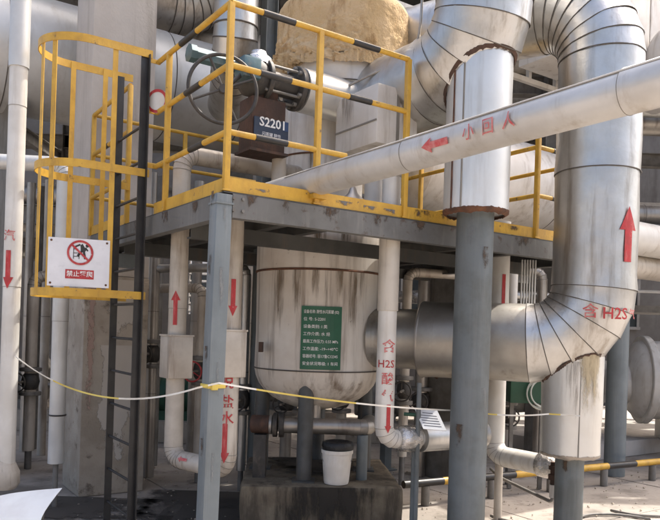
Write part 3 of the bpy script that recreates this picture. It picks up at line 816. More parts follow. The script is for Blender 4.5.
def film_patch(nm, w_, h_, mapper, m, parent, n_=12):
    v = [Vector((-w_ / 2 + w_ * i / n_, -h_ * j / n_, 0)) for j in range(n_ + 1) for i in range(n_ + 1)]
    f = [(j * (n_ + 1) + i, j * (n_ + 1) + i + 1, (j + 1) * (n_ + 1) + i + 1, (j + 1) * (n_ + 1) + i) for j in range(n_) for i in range(n_)]
    o = mesh_obj(nm, mapper((v, f)), m, parent, 60)
    uv = o.data.uv_layers.new(name='UVMap')
    for lp_ in o.data.loops: k_ = lp_.vertex_index; uv.data[lp_.index].uv = ((k_ % (n_ + 1)) / n_, (k_ // (n_ + 1)) / n_)
    return o
film('film_yellow', (.30, .21, .09), (.56, .49, .35), (20, 20, 4), .50, .34)
film('film_dark', (.10, .07, .045), (.24, .18, .12), (34, 34, 2.2), .58, .42)
film('film_rust', (.13, .06, .03), (.20, .10, .05), (30, 30, 4), .60, .3)
film_patch('sealant_stain', .30, .62, lambda g: cyl_map(g, tB + Zv * (zlo - 0.06), Zv, Vector((.28, -1, 0)), rTB + .012, 'y', .004), 'film_yellow', jkB)
film_patch('dirt_run', .20, .62, lambda g: cyl_map(g, tB + Zv * (zlo - 0.12), Zv, Vector((-.35, -1, 0)), rTB + .012, 'y', .006), 'film_dark', jkB)
for dx_, w_, L_ in ((-.35, .16, .5), (-.05, .12, .35), (.12, .07, .62), (.33, .16, .34), (.62, .2, .75), (-.7, .2, .8), (.9, .15, .5)):
    film_patch('rust_run', w_, L_, lambda g: cyl_map(g, VC + Zv * (ztopring - .004), Zv, Vector((dx_, -1, 0)), r0, 'y', .007), 'film_dark', dr)
for dx_, w_, L_ in ((-.5, .2, .16), (0, .22, .14), (.4, .22, .15)):
    film_patch('rust_run', w_, L_, lambda g: cyl_map(g, VC + Zv * (ZD - .02), Zv, Vector((dx_, -1, 0)), r0 + .008, 'y', .007), 'film_dark', dr)
film_patch('rust_run', .16, .3, lambda g: cyl_map(g, NK + Zv * (zat(310, 154, 5.7)), Zv, Vector((-.2, -1, 0)), .36, 'y', .007), 'film_dark', dr)
film_patch('rust_run', .14, .3, lambda g: cyl_map(g, NK + Zv * zn1, Zv, Vector((-.1, -1, 0)), .36, 'y', .007), 'film_rust', dr)
saddle(PB, tB, rTB, axB, rB, 'rust_brown', a0=180, a1=380)
mesh_obj('support_column', cyl(tB, tB + Zv * (zb_ + .08), 0.105, 40), 'grey_weathered', PB, 40)
mesh_obj('base_plate', cyl(tB, tB + Zv * 0.02, 0.18, 24), 'grey_paint', PB, 40)
# painted marks on it
def facing(c, px, py, r_):                            # direction on a vertical pipe at an image column
    Yg = c.y - r_ * 0.7; x = P(px, py, Yg).x - c.x; x = max(-r_ * .985, min(r_ * .985, x)); return Vector((x, -math.sqrt(r_ * r_ - x * x), 0))
za0, za1 = zat(626, 263, 5.05), zat(626, 208, 5.05)
mesh_obj('painted_arrow', cyl_map(arrow_geo(za1 - za0, 0.068, 0.155, 0.17), Bc + Zv * (za0 + za1) / 2, Zv, facing(Bc, 624.5, 235, rB), rB, 'y', .0065), 'red_paint', PB)
zt2 = zat(607, 314, 5.0)
mesh_obj('painted_lettering', cyl_map(text_geo('H2S', 0.115, 0.0015), Bc + Zv * zt2 + dirB * .008, Zv, facing(Bc, 611.5, 314, rB), rB, 'y', .012), 'red_paint', PB)
mesh_obj('painted_lettering', cyl_map(text_geo('含', 0.11, 0.0004), Bc + Zv * (zt2 + .01) + dirB * .008, Zv, facing(Bc, 588, 313, rB), rB, 'y', .014), 'red_faded', PB)
mesh_obj('painted_lettering', cyl_map(text_geo('气', 0.08, 0.0004), Bc + Zv * (zt2) + dirB * .008, Zv, facing(Bc, 630, 314, rB), rB, 'y', .014), 'red_faded', PB)

# ---- slanting white pipe in front
dg0 = P(318, 181, D(sp1, 0).y - 0.0); zdg = dg0.z
dd = -V
dg_end = dg0 + V * 0.62; dg_far = dg0 - V * 3.6
rD = 0.088
DP = thing('overhead_pipe', 'pale pipe with red arrow running from the right across to the platform', 'pipe', dg_end)
clad(DP, [dg_far, dg0 - V * 2.15, dg0 - V * 0.9, dg_end], rD, [(0.3, 1), (0.3, 1)], 'clad_silver', 1.6, 36, 0.0015, seam_m='lap')
su = (Matrix.Rotation(R(42), 3, V) @ U * -1); su = su if su.z > 0 else -(Matrix.Rotation(R(-42), 3, V) @ U)
mesh_obj('lap_joint', bar(dg0 - V * 3.5 + su * (rD + .001), dg0 + V * .3 + su * (rD + .001), .006, .012, su), 'lap', DP)
mesh_obj('rail_saddle', box(dg0 - Zv * (rD + .012), U * .05, V * .03, Zv * .014), 'yellow', DP)
def dpos(px):                                          # point on the axis at an image column
    q = solve(lambda a: dg0 - V * a, px, -1, 3.5); return dg0 - V * q
def ndir(p, up_deg):
    q = Vector((0, 0, H)) - p; q = (q - V * q.dot(V)).normalized(); return Matrix.Rotation(R(-up_deg), 3, -V) @ q if (Matrix.Rotation(R(-up_deg), 3, -V) @ q).z > q.z else Matrix.Rotation(R(up_deg), 3, -V) @ q
rightD = -V
pm = dpos(448)
mesh_obj('painted_arrow', cyl_map(rot2(arrow_geo(0.185, 0.032, 0.072, 0.065), R(90)), pm, rightD, ndir(pm, 10), rD, 'x', .006), 'red_faded', DP)
for ch, px in (('小', 482), ('回', 501), ('人', 522)):
    mesh_obj('painted_lettering', cyl_map(rot2(text_geo(ch, 0.075, 0.0005), 0), dpos(px), rightD, ndir(dpos(px), 14), rD, 'x', .006), 'red_faded', DP)

film('film_oil', (.012, .010, .008), (.03, .024, .018), (8, 8, 8), .42, .3)
film('film_chip', (.10, .095, .09), (.20, .19, .18), (22, 22, 22), .60)
film('film_rustflat', (.05, .032, .022), (.10, .065, .04), (26, 26, 16), .62, .25)
def flat_film(nm, c, right, up, w_, h_, m, parent, off=.004): film_patch(nm, w_, h_, lambda g: flat_map(([p + Vector((0, h_ / 2, 0)) for p in g[0]], g[1]), c, right, up, off), m, parent)
for px, py, w_, h_, m in ((345, 211, .22, .06, 'film_chip'), (372, 213, .20, .05, 'film_chip'), (392, 216, .16, .05, 'film_chip'), (425, 216, .32, .08, 'film_rustflat'), (447, 222, .25, .07, 'film_rustflat'), (515, 230, .25, .07, 'film_rustflat'), (262, 189, .14, .04, 'film_chip')):
    s = solve(lambda q: D(q, 0, .03), px, 0, 3.4)
    flat_film('worn_patch', D(s, 0.0195, .035 if m != 'film_chip' else .022), U, Zv, w_, h_, m, plat, .003)
for s, w_, h_ in ((.18, .14, .13), (.42, .10, .13), (.75, .22, .13), (1.15, .28, .13), (1.5, .2, .13), (2.6, .4, .13), (3.1, .35, .13)):
    flat_film('rust_patch', D(s, -.0045, -.075), U, Zv, w_, h_, 'film_rustflat', plat, .002)
for t_, w_ in ((.4, .2), (.9, .25), (1.5, .3)):
    flat_film('rust_patch', D(-.0045, t_, -.075), -V, Zv, w_, .12, 'film_rustflat', plat, .002)
for sx_ in (-1, 1):
    for zz in (-.04, -.11):
        mesh_obj('bolt', cyl(D(.09 + .03 * sx_, -.004, zz), D(.09 + .03 * sx_, -.018, zz), .010, 6), 'mid_steel', plat)
# stiffeners and bolts along the beam
for s in (.95, 1.9, 2.85): mesh_obj('stiffener', box(D(s, .03, -.083), U * .004, V * .025, Zv * .058), 'beam_grey', plat)
# weld collars at the foot of every railing post
for s in (o_, sp1, sp2, sp3): mesh_obj('weld_collar', box(D(s, o_, .006), U * .026, V * .020, Zv * .006, .003), 'yellow', plat, 30)
pil = bpy.data.objects['worn_base']
film('film_plaster', (.42, .38, .33), (.52, .48, .43), (5, 5, 3), .48, .06)
film('film_pink', (.34, .22, .18), (.40, .30, .25), (30, 30, 12), .62, .1)
flat_film('plaster_patch', pc + U * .33 - V * .004 + Zv * .75, U, Zv, .5, 1.3, 'film_plaster', pil.parent, .004)
flat_film('plaster_patch', pc + U * .35 - V * .004 + Zv * 1.72, U, Zv, .45, .6, 'film_plaster', pil.parent, .005)
flat_film('chipped_edge', pc + U * .06 - V * .004 + Zv * 1.0, U, Zv, .12, 1.9, 'film_pink', pil.parent, .006)
for c_, rt_, w_ in film_box: flat_film('rust_run', c_, rt_, Zv, w_, (zb1 - zb0) * .95, 'film_dark', ib, .003)
film('film_wear', (.20, .21, .21), (.27, .275, .27), (30, 30, 4), .66, .3)
for c_, r_, root, zs in ((tpos, .127, PA, ((2.1, .5, .5), (.9, -.9, .5))), (tB, .105, PB, ((.6, -.7, .3),))):
    for z_, dx_, L_ in zs:
        film_patch('rust_patch', .10, L_ * .5, lambda g: cyl_map(g, c_ + Zv * (z_ + .1), Zv, Vector((dx_, -1, 0)), r_, 'y', .004), 'film_rustflat', root)
        film_patch('scuff', .12, L_, lambda g: cyl_map(g, c_ + Zv * (z_ + .35), Zv, Vector((-dx_ * .7, -1, 0)), r_, 'y', .003), 'film_wear', root)
for zz, w_, L_ in ((.7, .08, .35), (1.25, .07, .3), (1.75, .08, .4), (2.15, .09, .3)):
    cc = D(.004, .04) + Vector((-.03 * (1 - zz / ZD), 0, zz - ZD))
    flat_film('scuff', cc - V * .0505, U, Zv, w_, L_, 'film_wear', plat, .003); flat_film('rust_patch', cc - U * .0505 + Zv * .15, -V, Zv, w_, L_ * .6, 'film_rustflat', plat, .003)
film('film_wet', (.035, .030, .026), (.07, .06, .05), (3, 3, 3), .46, .2)
for gx_, gy_, w_, h_ in ((VC.x - .95, VC.y - .3, 1.7, 2.2), (VC.x + .1, VC.y - .95, 2.4, .8), (pc.x + .2, pc.y - .5, 1.6, 1.0)):
    flat_film('wet_stain', Vector((gx_, gy_, .006)), Vector((1, 0, 0)), Vector((0, 1, 0)), w_, h_, 'film_wet', gr, .002)
# oil on the plinth
flat_film('oil_stain', pcn + Zv * (PZ + .02) - py_ * .05, px_, py_, 1.15, 1.05, 'film_oil', bpy.data.objects['plinth'], .004)
film('film_oilrun', (.012, .010, .008), (.035, .028, .02), (13, 13, 2.2), .50, .25)
flat_film('oil_run', pcn - py_ * .634 + Zv * (PZ - .21), px_, Zv, 1.24, .42, 'film_oilrun', bpy.data.objects['plinth'], .006)

# ================================================================== MEDIUM PIPES
def plain_pipe(nm, label, pts, r_, bends, m, group=None, seclen=1.2, seams=0.0012, segs=28):
    b = Vector(min((Vector(p) for p in pts), key=lambda q: q.z))
    t_ = thing(nm, label, 'pipe', b, group)
    clad(t_, pts, r_, bends, m, seclen, segs, seams, 0.0015, name='pipe_section', seam_m='seam' if seams > .004 else 'lap'); return t_
def vert(px, py, Y, z): p = P(px, py, Y); return Vector((p.x, p.y, z))

# far left riser with red down arrow
YL = 5.0
zk = zat(14, 68, YL)
lp = vert(13, 250, YL, 0)
t = plain_pipe('riser_pipe', 'tall pale riser pipe with red down arrow at the left edge', [lp + Zv * 7.0, lp + Zv * 0.46, lp + Vector((-1.6, 0.15, 0.46))], 0.060, [(0.11, 5)], 'pipe_white')
mesh_obj('upper_jacket', lathe(lp, [(zk, 0.064), (zk + .002, 0.069), (5.0, 0.069), (7.0, .069)], segs=32), 'clad_pale', t, 40)
mesh_obj('painted_arrow', cyl_map(rot2(arrow_geo(0.27, 0.034, 0.075, 0.08), math.pi), lp + Zv * zat(10, 270, YL), Zv, Vector((-.05, -1, 0)), 0.062, 'y', .004), 'red_paint', t)
mesh_obj('painted_lettering', cyl_map(text_geo('汽', .085, .0004), lp + Zv * zat(11, 237, YL), Zv, Vector((-.05, -1, 0)), .062, 'y', .004), 'red_faded', t)
mesh_obj('cloth_wrap', lathe(lp + Vector((-.02, 0, .40)), [(0, 0.07), (.04, 0.10), (.12, .105), (.19, 0.085), (.22, .068)], segs=40, wob=.03), 'pipe_cream', t, 60)
mesh_obj('support_foot', cyl(lp + Vector((-0.5, 0.05, 0)), lp + Vector((-0.5, 0.05, .42)), 0.03, 16), 'mid_steel', t, 40)

# inverted-L pipe behind the cage
Y2 = 6.05
lp = vert(61, 300, Y2, 0); zh2 = zat(45, 164, Y2)
t = plain_pipe('drop_pipe', 'silver grey drop pipe standing just left of the concrete pillar', [lp + Vector((-3.2, -0.2, zh2)), lp + Zv * zh2, lp + Zv * zat(58, 463, Y2)], 0.066, [(0.1, 5)], 'clad_pale')
mesh_obj('support_stem', cyl(lp + Zv * 0, lp + Zv * (zat(58, 463, Y2) + .01), 0.022, 16), 'mid_steel', t, 40)
mesh_obj('clamp', ring(lp + Zv * zat(60, 415, Y2), Zv, .068, .008, 24), 'dark_steel', t, 40)

# U loop: up pipe and down pipe with insulation boxes
YU, YD = 5.15, 4.78
up = vert(178, 300, YU, 0); dn = vert(232, 300, YD, 0); zl = zat(200, 463, 5.0)
zhor = zat(190, 154, YU)
hz_end = up + U * 2.0
t = plain_pipe('loop_pipe', 'cream pipe loop with red arrows under the near platform corner', [hz_end + Zv * zhor, up + Zv * zhor, up + Zv * zl, dn + Zv * zl, dn + Zv * (ZD + .08)], 0.066,
               [(0.11, 5), (0.10, 5), (0.10, 5)], 'pipe_cream')
def ibox(c, z0, z1, w_, root, m='pipe_cream'):
    o = mesh_obj('insulation_box', box(c + Zv * (z0 + z1) / 2, U * w_ / 2, V * w_ / 2, Zv * (z1 - z0) / 2, 0.01), m, root, 30)
    mesh_obj('lid_lip', box(c + Zv * (z1 + .004), U * (w_ / 2 + .004), V * (w_ / 2 + .004), Zv * .006), m, o)
ibox(up, zat(177, 378, YU), zat(177, 336, YU), 0.185, t); ibox(dn, zat(232, 377, YD), zat(232, 331, YD), 0.165, t)
mesh_obj('painted_arrow', cyl_map(arrow_geo(0.25, 0.030, 0.068, 0.07), up + Zv * zat(176, 308, YU), Zv, facing(up, 176, 308, .066), .066, 'y', .004), 'red_paint', t)
mesh_obj('painted_arrow', cyl_map(rot2(arrow_geo(0.25, 0.030, 0.06, 0.07), math.pi), dn + Zv * zat(233, 298, YD), Zv, facing(dn, 233.5, 298, .066), .066, 'y', .004), 'red_paint', t)
mesh_obj('painted_arrow', cyl_map(rot2(arrow_geo(0.265, 0.034, 0.066, 0.07), math.pi), dn + Zv * zat(224, 442, YD), Zv, facing(dn, 225, 442, .066), .066, 'y', .004), 'red_paint', t)
for ch, py in (('脱', 382), ('盐', 402), ('水', 418)):
    mesh_obj('painted_lettering', cyl_map(text_geo(ch, 0.10, 0.001), dn + Zv * zat(226, py, YD), Zv, facing(dn, 227, py, .066), .066, 'y', .004), 'red_paint', t)
mesh_obj('painted_mark', cyl_map(rot2(arrow_geo(0.10, 0.02, 0.045, 0.03), R(90)), up.lerp(dn, 0.32) + Zv * zl, (dn - up), Vector((0, -1, .3)), .066, 'x', .004), 'red_faded', t)

# white drop pipe in front of the drum
YW = 4.95
wp = vert(387, 330, YW, 0); zw = zat(395, 440, YW)
zmid = zat(387, 311, YW)
endw = vert(600, 455, 6.3, zw)
wdir = (vert(470, 440, 5.35, zw) - Vector((wp.x, wp.y, zw)))
t = plain_pipe('drop_pipe', 'white drop pipe with red H2S lettering hanging in front of the drum', [wp + Zv * (ZD + .3), wp + Zv * zw, Vector((wp.x, wp.y, zw)) + wdir.normalized() * 0.86], 0.066, [(0.10, 4)], 'pipe_white')
mesh_obj('upper_jacket', lathe(wp, [(zmid, .069), (zmid + .002, .074), (ZD - .02, .074)], segs=32), 'pipe_cream', t, 40)
hx = Vector((wp.x, wp.y, zw)) + wdir.normalized() * 0.22
mesh_obj('foil_wrap', lathe(hx - wdir.normalized() * .10, [(0, .070), (.015, .088), (.06, .092), (.13, .092), (.16, .088), (.175, .072)], wdir, 48, wob=.014), 'foil', t, 60)
mesh_obj('jacket_sleeve', lathe(hx + wdir.normalized() * .10, [(0, .072), (0.003, .105), (.6, .105), (.603, .07)], wdir, 36), 'alu', t, 40)
mesh_obj('support_stand', box(hx + wdir.normalized() * .06 - Zv * (zw / 2 + .04), Vector((.022, 0, 0)), Vector((0, .022, 0)), Zv * (zw / 2 - .05)), 'grey_paint', t)
mesh_obj('painted_lettering', cyl_map(text_geo('含', 0.10, .001), wp + Zv * zat(393, 347, YW), Zv, facing(wp, 389, 347, .066), .066, 'y', .004), 'red_faded', t)
mesh_obj('painted_lettering', cyl_map(text_geo('H2S', 0.075, .0006), wp + Zv * zat(389, 364, YW), Zv, facing(wp, 386, 364, .066), .066, 'y', .004), 'red_paint', t)
for ch, py in (('酸', 379), ('气', 396)):
    mesh_obj('painted_lettering', cyl_map(text_geo(ch, 0.09, .001), wp + Zv * zat(389, py, YW), Zv, facing(wp, 387.5, py, .066), .066, 'y', .004), 'red_faded', t)
mesh_obj('painted_arrow', cyl_map(rot2(arrow_geo(0.20, 0.028, 0.05, 0.05), math.pi), wp + Zv * zat(389, 418, YW), Zv, facing(wp, 388, 418, .066), .066, 'y', .004), 'red_paint', t)

# white pipe right of the column with elbow to a flanged end
YR = 6.1
rp = vert(497, 350, YR, 0); zr = zat(500, 455, YR)
rdir = (vert(556, 462, 5.6, zr) - Vector((rp.x, rp.y, zr))).normalized()
t = plain_pipe('drop_pipe', 'white drop pipe with red stripe between the two grey support columns', [rp + Zv * (ZD + .2), rp + Zv * zr, Vector((rp.x, rp.y, zr)) + rdir * 0.74], 0.086, [(0.12, 4)], 'pipe_white')
mesh_obj('painted_stripe', cyl_map(rect_geo(.03, .75), rp + Zv * zat(501, 318, YR), Zv, facing(rp, 502, 318, .086), .086, 'y', .004), 'red_paint', t)
fe = Vector((rp.x, rp.y, zr)) + rdir * 0.48
mesh_obj('foil_wrap', lathe(fe, [(0, .0885), (.008, .10), (.05, .103), (.12, .10), (.18, .088), (.27, .075)], rdir, 48, wob=.016), 'foil', t, 60)
mesh_obj('support_leg', cyl(Vector((rp.x + .05, rp.y, 0)), Vector((rp.x + .05, rp.y, zr - .06)), 0.035, 16), 'pipe_cream', t, 40)
# drain cock hanging from it
dc = vert(553, 480, 5.5, 0)
t = thing('drain_valve', 'small rusty drain valve and thin pipe under the silver trunnion', 'valve', dc)
zd0, zd1 = zat(552, 500, 5.5), zat(553, 467, 5.5) - .08
mesh_obj('valve_body', join(cyl(dc + Zv * (zd0 + .10), dc + Zv * (zd1 + .12), 0.022, 16), cyl(dc + Zv * (zd0 + .16), dc + Zv * (zd0 + .20), .038, 16), cyl(dc + Zv * (zd0 + .24), dc + Zv * (zd0 + .27), .036, 16)), 'rust_brown', t, 40)
mesh_obj('outlet', cyl(dc + Zv * (zd0 + .02), dc + Zv * (zd0 + .12), 0.026, 16), 'clad_white', t, 40)
mesh_obj('handle', cyl(dc + Vector((0, -.01, zd0 + .215)), dc + Vector((.09, -.05, zd0 + .215)), .007, 8), 'rust', t, 40)
mesh_obj('drain_pipe', sweep(path([dc + Zv * (zd0 + .04), dc + Zv * (zd0 - .02), vert(500, 493, 6.2, zd0 + .02), vert(490, 494, 6.6, zd0 + .02)], [(.04, 4), (.03, 3)]), .014, 12), 'mid_steel', t, 50)

# horizontal drain line under the drum with flange and blue motor
yq = 5.7
a, b = P(283, 425, yq), P(368, 423, yq); b.z = a.z
t = plain_pipe('drain_line', 'dull silver drain line running under the bottom of the drum', [a, b, b + Vector((.03, .35, -.0))], 0.065, [(.09, 3)], 'alu_dull')
mesh_obj('bottom_outlet', cyl(Vector((VC.x, VC.y - .25, a.z)), Vector((VC.x, VC.y - .25, zbot + .10)), .05, 20), 'alu_dull', t, 40)
mesh_obj('flange', cyl(a - Vector((.03, 0, 0)), a + Vector((.01, 0, 0)), .10, 24, .004), 'dark_steel', t, 40)
mesh_obj('flange', cyl(a - Vector((.08, 0, 0)), a - Vector((.045, 0, 0)), .10, 24, .004), 'dark_steel', t, 40)
mesh_obj('support_stem', cyl(Vector((b.x - .04, b.y, PZ - .01)), Vector((b.x - .04, b.y, a.z - .06)), .045, 18), 'grey_paint', t, 40)
mo = a - Vector((.10, 0, 0))
t = thing('pump_motor', 'small dark rusty pump half hidden under the drum', 'pump', mo)
mesh_obj('motor_body', cyl(mo - Vector((.16, -.02, 0)), mo, .075, 24, .01), 'rust_brown', t, 40)
mesh_obj('valve_face', lathe(mo - Vector((.02, 0, 0)), [(0, .05), (.01, .08), (.03, .08), (.05, .05)], Vector((1, 0, 0)), 20), 'alu_dull', t, 40)
mesh_obj('pedestal', box(Vector((mo.x - .08, mo.y, (a.z - .08) / 2 + PZ / 2)), Vector((.05, 0, 0)), Vector((0, .06, 0)), Zv * ((a.z - .08 - PZ) / 2 + .002)), 'dark_steel', t)

# ================================================================== ON-DECK VALVE
vz = zat(245, 88, 5.35)
v0 = P(355, 104, 5.62); v0.z = 0
ln = lambda k: NKv + U * k
# jacketed nozzle running along -U from the neck
nzc = P(330, 98, 5.50)
t = thing('gate_valve', 'jacketed gate valve with gearbox and big handwheel above the platform', 'valve', (nzc.x, nzc.y, ZD))
def at(px, py): 
    k = solve(lambda q: nzc + U * q, px, -1.5, 0.6); return nzc + U * k
pL, pR = at(299, 88), at(352, 108)
mesh_obj('jacket', lathe(pL, [(0, .15), (0.004, .165), ((pR - pL).length, .170)], pR - pL, 44, wob=.005), 'alu_bright', t, 40)
mesh_obj('jacket_end', ring(pR, U, .168, .010, 44), 'seam', t, 50)
mesh_obj('nozzle', cyl(pR - U * .05, pR + U * .35, .12, 32), 'clad_white', t, 40)
mesh_obj('flange', cyl(pL - U * .05, pL - U * .012, .165, 36, .005), 'dark_steel', t, 40)
pV = at(252, 80)
mesh_obj('flange', cyl(pV + U * .08, pV + U * .115, .155, 36, .005), 'dark_steel', t, 40)
for k in range(8):
    a = 2 * math.pi * k / 8; off = V * .13 * math.cos(a) + Zv * .13 * math.sin(a)
    mesh_obj('bolt', cyl(pV + U * .06 + off, pL - U * .03 + off, .011, 8), 'mid_steel', t, 40)
mesh_obj('valve_neck', cyl(pV + U * .05, pL - U * .0, .085, 28), 'dark_steel', t, 40)
mesh_obj('valve_body', lathe(pV - U * .10, [(0, .06), (.02, .10), (.06, .135), (.13, .14), (.19, .12)], U, 36), 'dark_steel', t, 50)
mesh_obj('bonnet', lathe(pV + U * .05 + Zv * .10, [(0, .10), (.05, .095), (.075, .06), (.10, .055), (.105, .0)], Zv, 28), 'foil', t, 50)
gL, gR = at(190, 62), at(240, 76)
for q in (gL, gR): q.z += 0.06
mesh_obj('stem_cover', cyl(gL, gR + U * .05, .055, 8), 'teal', t, 20)
mesh_obj('stem_cap', cyl(gL - U * .012, gL + U * .03, .064, 8), 'teal', t, 20)
gb = at(240, 80) - V * .12
mesh_obj('gearbox', box(gb + Zv * .0, U * .07, V * .08, Zv * .075, .018), 'teal', t, 30)
hwc = P(223, 89, (gb - V * .20).y); hn = (-V * .9 + (-U) * .25).normalized()
mesh_obj('wheel_shaft', cyl(hwc, gb, .016, 12), 'dark_steel', t, 40)
hr = 0.235
mesh_obj('handwheel', ring(hwc, hn, hr, .013, 56, 10), 'dark_steel', t, 60)
e1 = Zv.cross(hn).normalized(); e2 = hn.cross(e1)
for k in range(4):
    a = R(25 + 90 * k); mesh_obj('spoke', cyl(hwc, hwc + (e1 * math.cos(a) + e2 * math.sin(a)) * hr, .009, 8), 'dark_steel', t, 40)
mesh_obj('hub', cyl(hwc - hn * .02, hwc + hn * .02, .03, 16), 'dark_steel', t, 40)
for k in range(10):
    a = 2 * math.pi * k / 10; off = V * .14 * math.cos(a) + Zv * .14 * math.sin(a)
    mesh_obj('nut', cyl(pL - U * .075 + off, pL - U * .048 + off, .016, 6), 'mid_steel', t)
mesh_obj('yoke', join(bar(pV + U * .0 + V * .05 + Zv * .06, gb + V * .10 + Zv * .09, .03, .02), bar(pV - V * .05 + Zv * .10, gb - V * .0 + Zv * .10, .03, .02)), 'teal', t)
# rusty support block + tag
rbz0, rbz1 = zat(262, 152, 5.15), zat(262, 100, 5.15)
rbp = P(262, 130, 5.2); rbp = Vector((rbp.x, rbp.y, 0)) + V * .0
t = thing('valve_support', 'rust-brown steel support block under the gate valve', 'support', (rbp.x, rbp.y, ZD))
mesh_obj('block', box(rbp + Zv * (rbz0 + rbz1) / 2, U * .14, V * .10, Zv * (rbz1 - rbz0) / 2, .006), 'rust_brown', t, 30)
mesh_obj('saddle', box(rbp + U * .0 + Zv * (rbz1 + .05), U * .09, V * .07, Zv * .08, .006), 'rust_brown', t, 30)
mesh_obj('underplate', box(rbp + Zv * (rbz0 - .008), U * .16, V * .12, Zv * .010), 'rust_brown', t)
stem = vert(279, 165, 5.3, 0)
mesh_obj('stem', cyl(Vector((stem.x, stem.y, ZD - .008)), Vector((stem.x, stem.y, rbz0)), .055, 24), 'pipe_cream', t, 40)
tgz = zat(265, 126, 5.05); tgc = rbp - V * .112 + Zv * tgz + U * .015
sg2 = tag(mesh_obj('equipment_tag', box(tgc - Zv * .005, U * .142, V * .006, Zv * .072), 'navy'), 'dark blue tag plate lettered S2201 on the rusty support block', 'sign')
mesh_obj('lettering', flat_map(text_geo('S2201', .092, .002), tgc + Zv * .035 + U * .01, U, Zv, .009), 'white_paint', sg2)
mesh_obj('blue_corner', flat_map(rect_geo(.05, .07, .115, .035), tgc, U, Zv, .008), 'blue_bit', sg2)
mesh_obj('lettering', flat_map(text_geo('闪蒸罐 酸性', .03, .0002), tgc - Zv * .050 + U * .0, U, Zv, .009), 'sign_white', sg2)

# ================================================================== SMALL THINGS ON THE GROUND / PLINTH
# bucket on the plinth
bp_ = P(336, 486, 5.40 + .12); bp_.z = PZ
t = thing('bucket', 'white plastic bucket with black bag standing on the plinth', 'bucket', bp_)
bh = 0.27
mesh_obj('bucket_body', lathe(bp_, [(0.004, .095), (.02, .10), (bh - .03, .118), (bh - .028, .124), (bh, .126), (bh, .118), (.05, .10)], segs=40, wob=.004), 'plastic_white', t, 40)
mesh_obj('bag', lathe(bp_ + Zv * (bh - .03), [(0, .108), (.03, .116), (.06, .124), (.09, .116), (.095, .10), (.07, .07), (.06, .01)], segs=44, wob=.03), 'bag_black', t, 60)
mesh_obj('handle', sweep([bp_ + Vector((.126 * math.cos(q), -.126 * abs(math.sin(q)) * .55, bh - .03 - .11 * math.sin(q))) for q in [math.pi * i / 14 for i in range(15)]], .0035, 6), 'mid_steel', t, 50)

# paper notice on a slim post
nz = vert(417, 460, 5.0, 0)
t = thing('notice_stand', 'white paper notice tilted on a slim grey post beside the column', 'sign', nz)
ztp = zat(419, 383, 5.0)
mesh_obj('post', cyl(nz, nz + Zv * ztp, .017, 14), 'grey_weathered', t, 40)
mesh_obj('foot', cyl(nz, nz + Zv * .012, .09, 20), 'grey_paint', t, 40)
q00, q10, q11, q01 = P(424, 429, 4.93), P(446, 431, 4.90), P(438, 411, 5.02), P(414, 409, 5.05)
ncn = (q00 + q10 + q11 + q01) / 4; nx = ((q10 + q11) - (q00 + q01)) / 4; ny = ((q01 + q11) - (q00 + q10)) / 4
nn = nx.cross(ny).normalized()
if nn.y > 0: nn = -nn
nb = mesh_obj('board', box(ncn, nx, ny, nn * .003), 'paper', t)
for k in range(6):
    yk = 0.65 - k * .26
    mesh_obj('print_line', box(ncn + ny * yk - nx * (.05 if k else .0) + nn * .0036, nx * (.75 if k else .45), ny * .035, nn * .0006), 'ink', nb)
mesh_obj('grip', cyl(P(404, 414, 5.05), P(416, 415, 5.03), .013, 12), 'green_dark', t, 40)

# barrier tape
def tape(ptspx, nm='barrier_tape'):
    pts = [P(*p) for p in ptspx]
    out = []
    for a, b, sag in zip(pts[:-1], pts[1:], sags):
        n = 24
        for i in range(n):
            u = i / n; out.append(a.lerp(b, u) - Zv * sag * 4 * u * (1 - u))
    out.append(pts[-1]); return out
sags = [0.16, 0.0, 0.03, 0.02, 0.0]
tp_pts = tape([(15, 356, 4.93), (197, 388, 3.99), (219, 383, 4.0), (466, 411, 5.0), (549, 414, 5.03), (580, 416, 4.955)])
t = thing('barrier_tape', 'thin yellow and white barrier tape strung between the posts', 'tape', (tp_pts[0].x, tp_pts[0].y, tp_pts[0].z))
segn = 9; i0 = 0; kk = 0
tw = lambda i: R(70) + 0.9 * noise.noise(Vector((i * .13, 0, 0)))
while i0 < len(tp_pts) - 1:
    i1 = min(i0 + (segn if kk % 2 else 6), len(tp_pts) - 1); v, f = [], []
    for i in range(i0, i1 + 1):
        tg_ = (tp_pts[min(i + 1, len(tp_pts) - 1)] - tp_pts[max(0, i - 1)]).normalized(); sd_ = tg_.cross(Zv).normalized(); upv = sd_.cross(tg_)
        d = (upv * math.cos(tw(i) - R(70)) + sd_ * math.sin(tw(i) - R(70))) * .0052
        nn_ = d.cross(tg_).normalized() * .0008
        v += [tp_pts[i] - d - nn_, tp_pts[i] + d - nn_, tp_pts[i] + d + nn_, tp_pts[i] - d + nn_]
    for j in range(i1 - i0):
        for c in range(4): l = (c + 1) % 4; f.append((j * 4 + c, j * 4 + l, j * 4 + 4 + l, j * 4 + 4 + c))
    f += [(3, 2, 1, 0), tuple((i1 - i0) * 4 + c for c in range(4))]
    mesh_obj('tape_strip', (v, f), 'tape_yellow' if kk % 3 == 1 else 'tape_white', t); i0 = i1; kk += 1

cpost = P(207, 386, 4.06); cpost = D(0.004, 0.040) + Vector((-.03 * (1 - cpost.z / ZD), 0, cpost.z - ZD))
mesh_obj('knot', join(box(cpost, U * .056, V * .056, Zv * .012, .004), box(cpost - V * .062 - U * .02, U * .02, V * .012, Zv * .02, .006)), 'tape_yellow', t, 60)
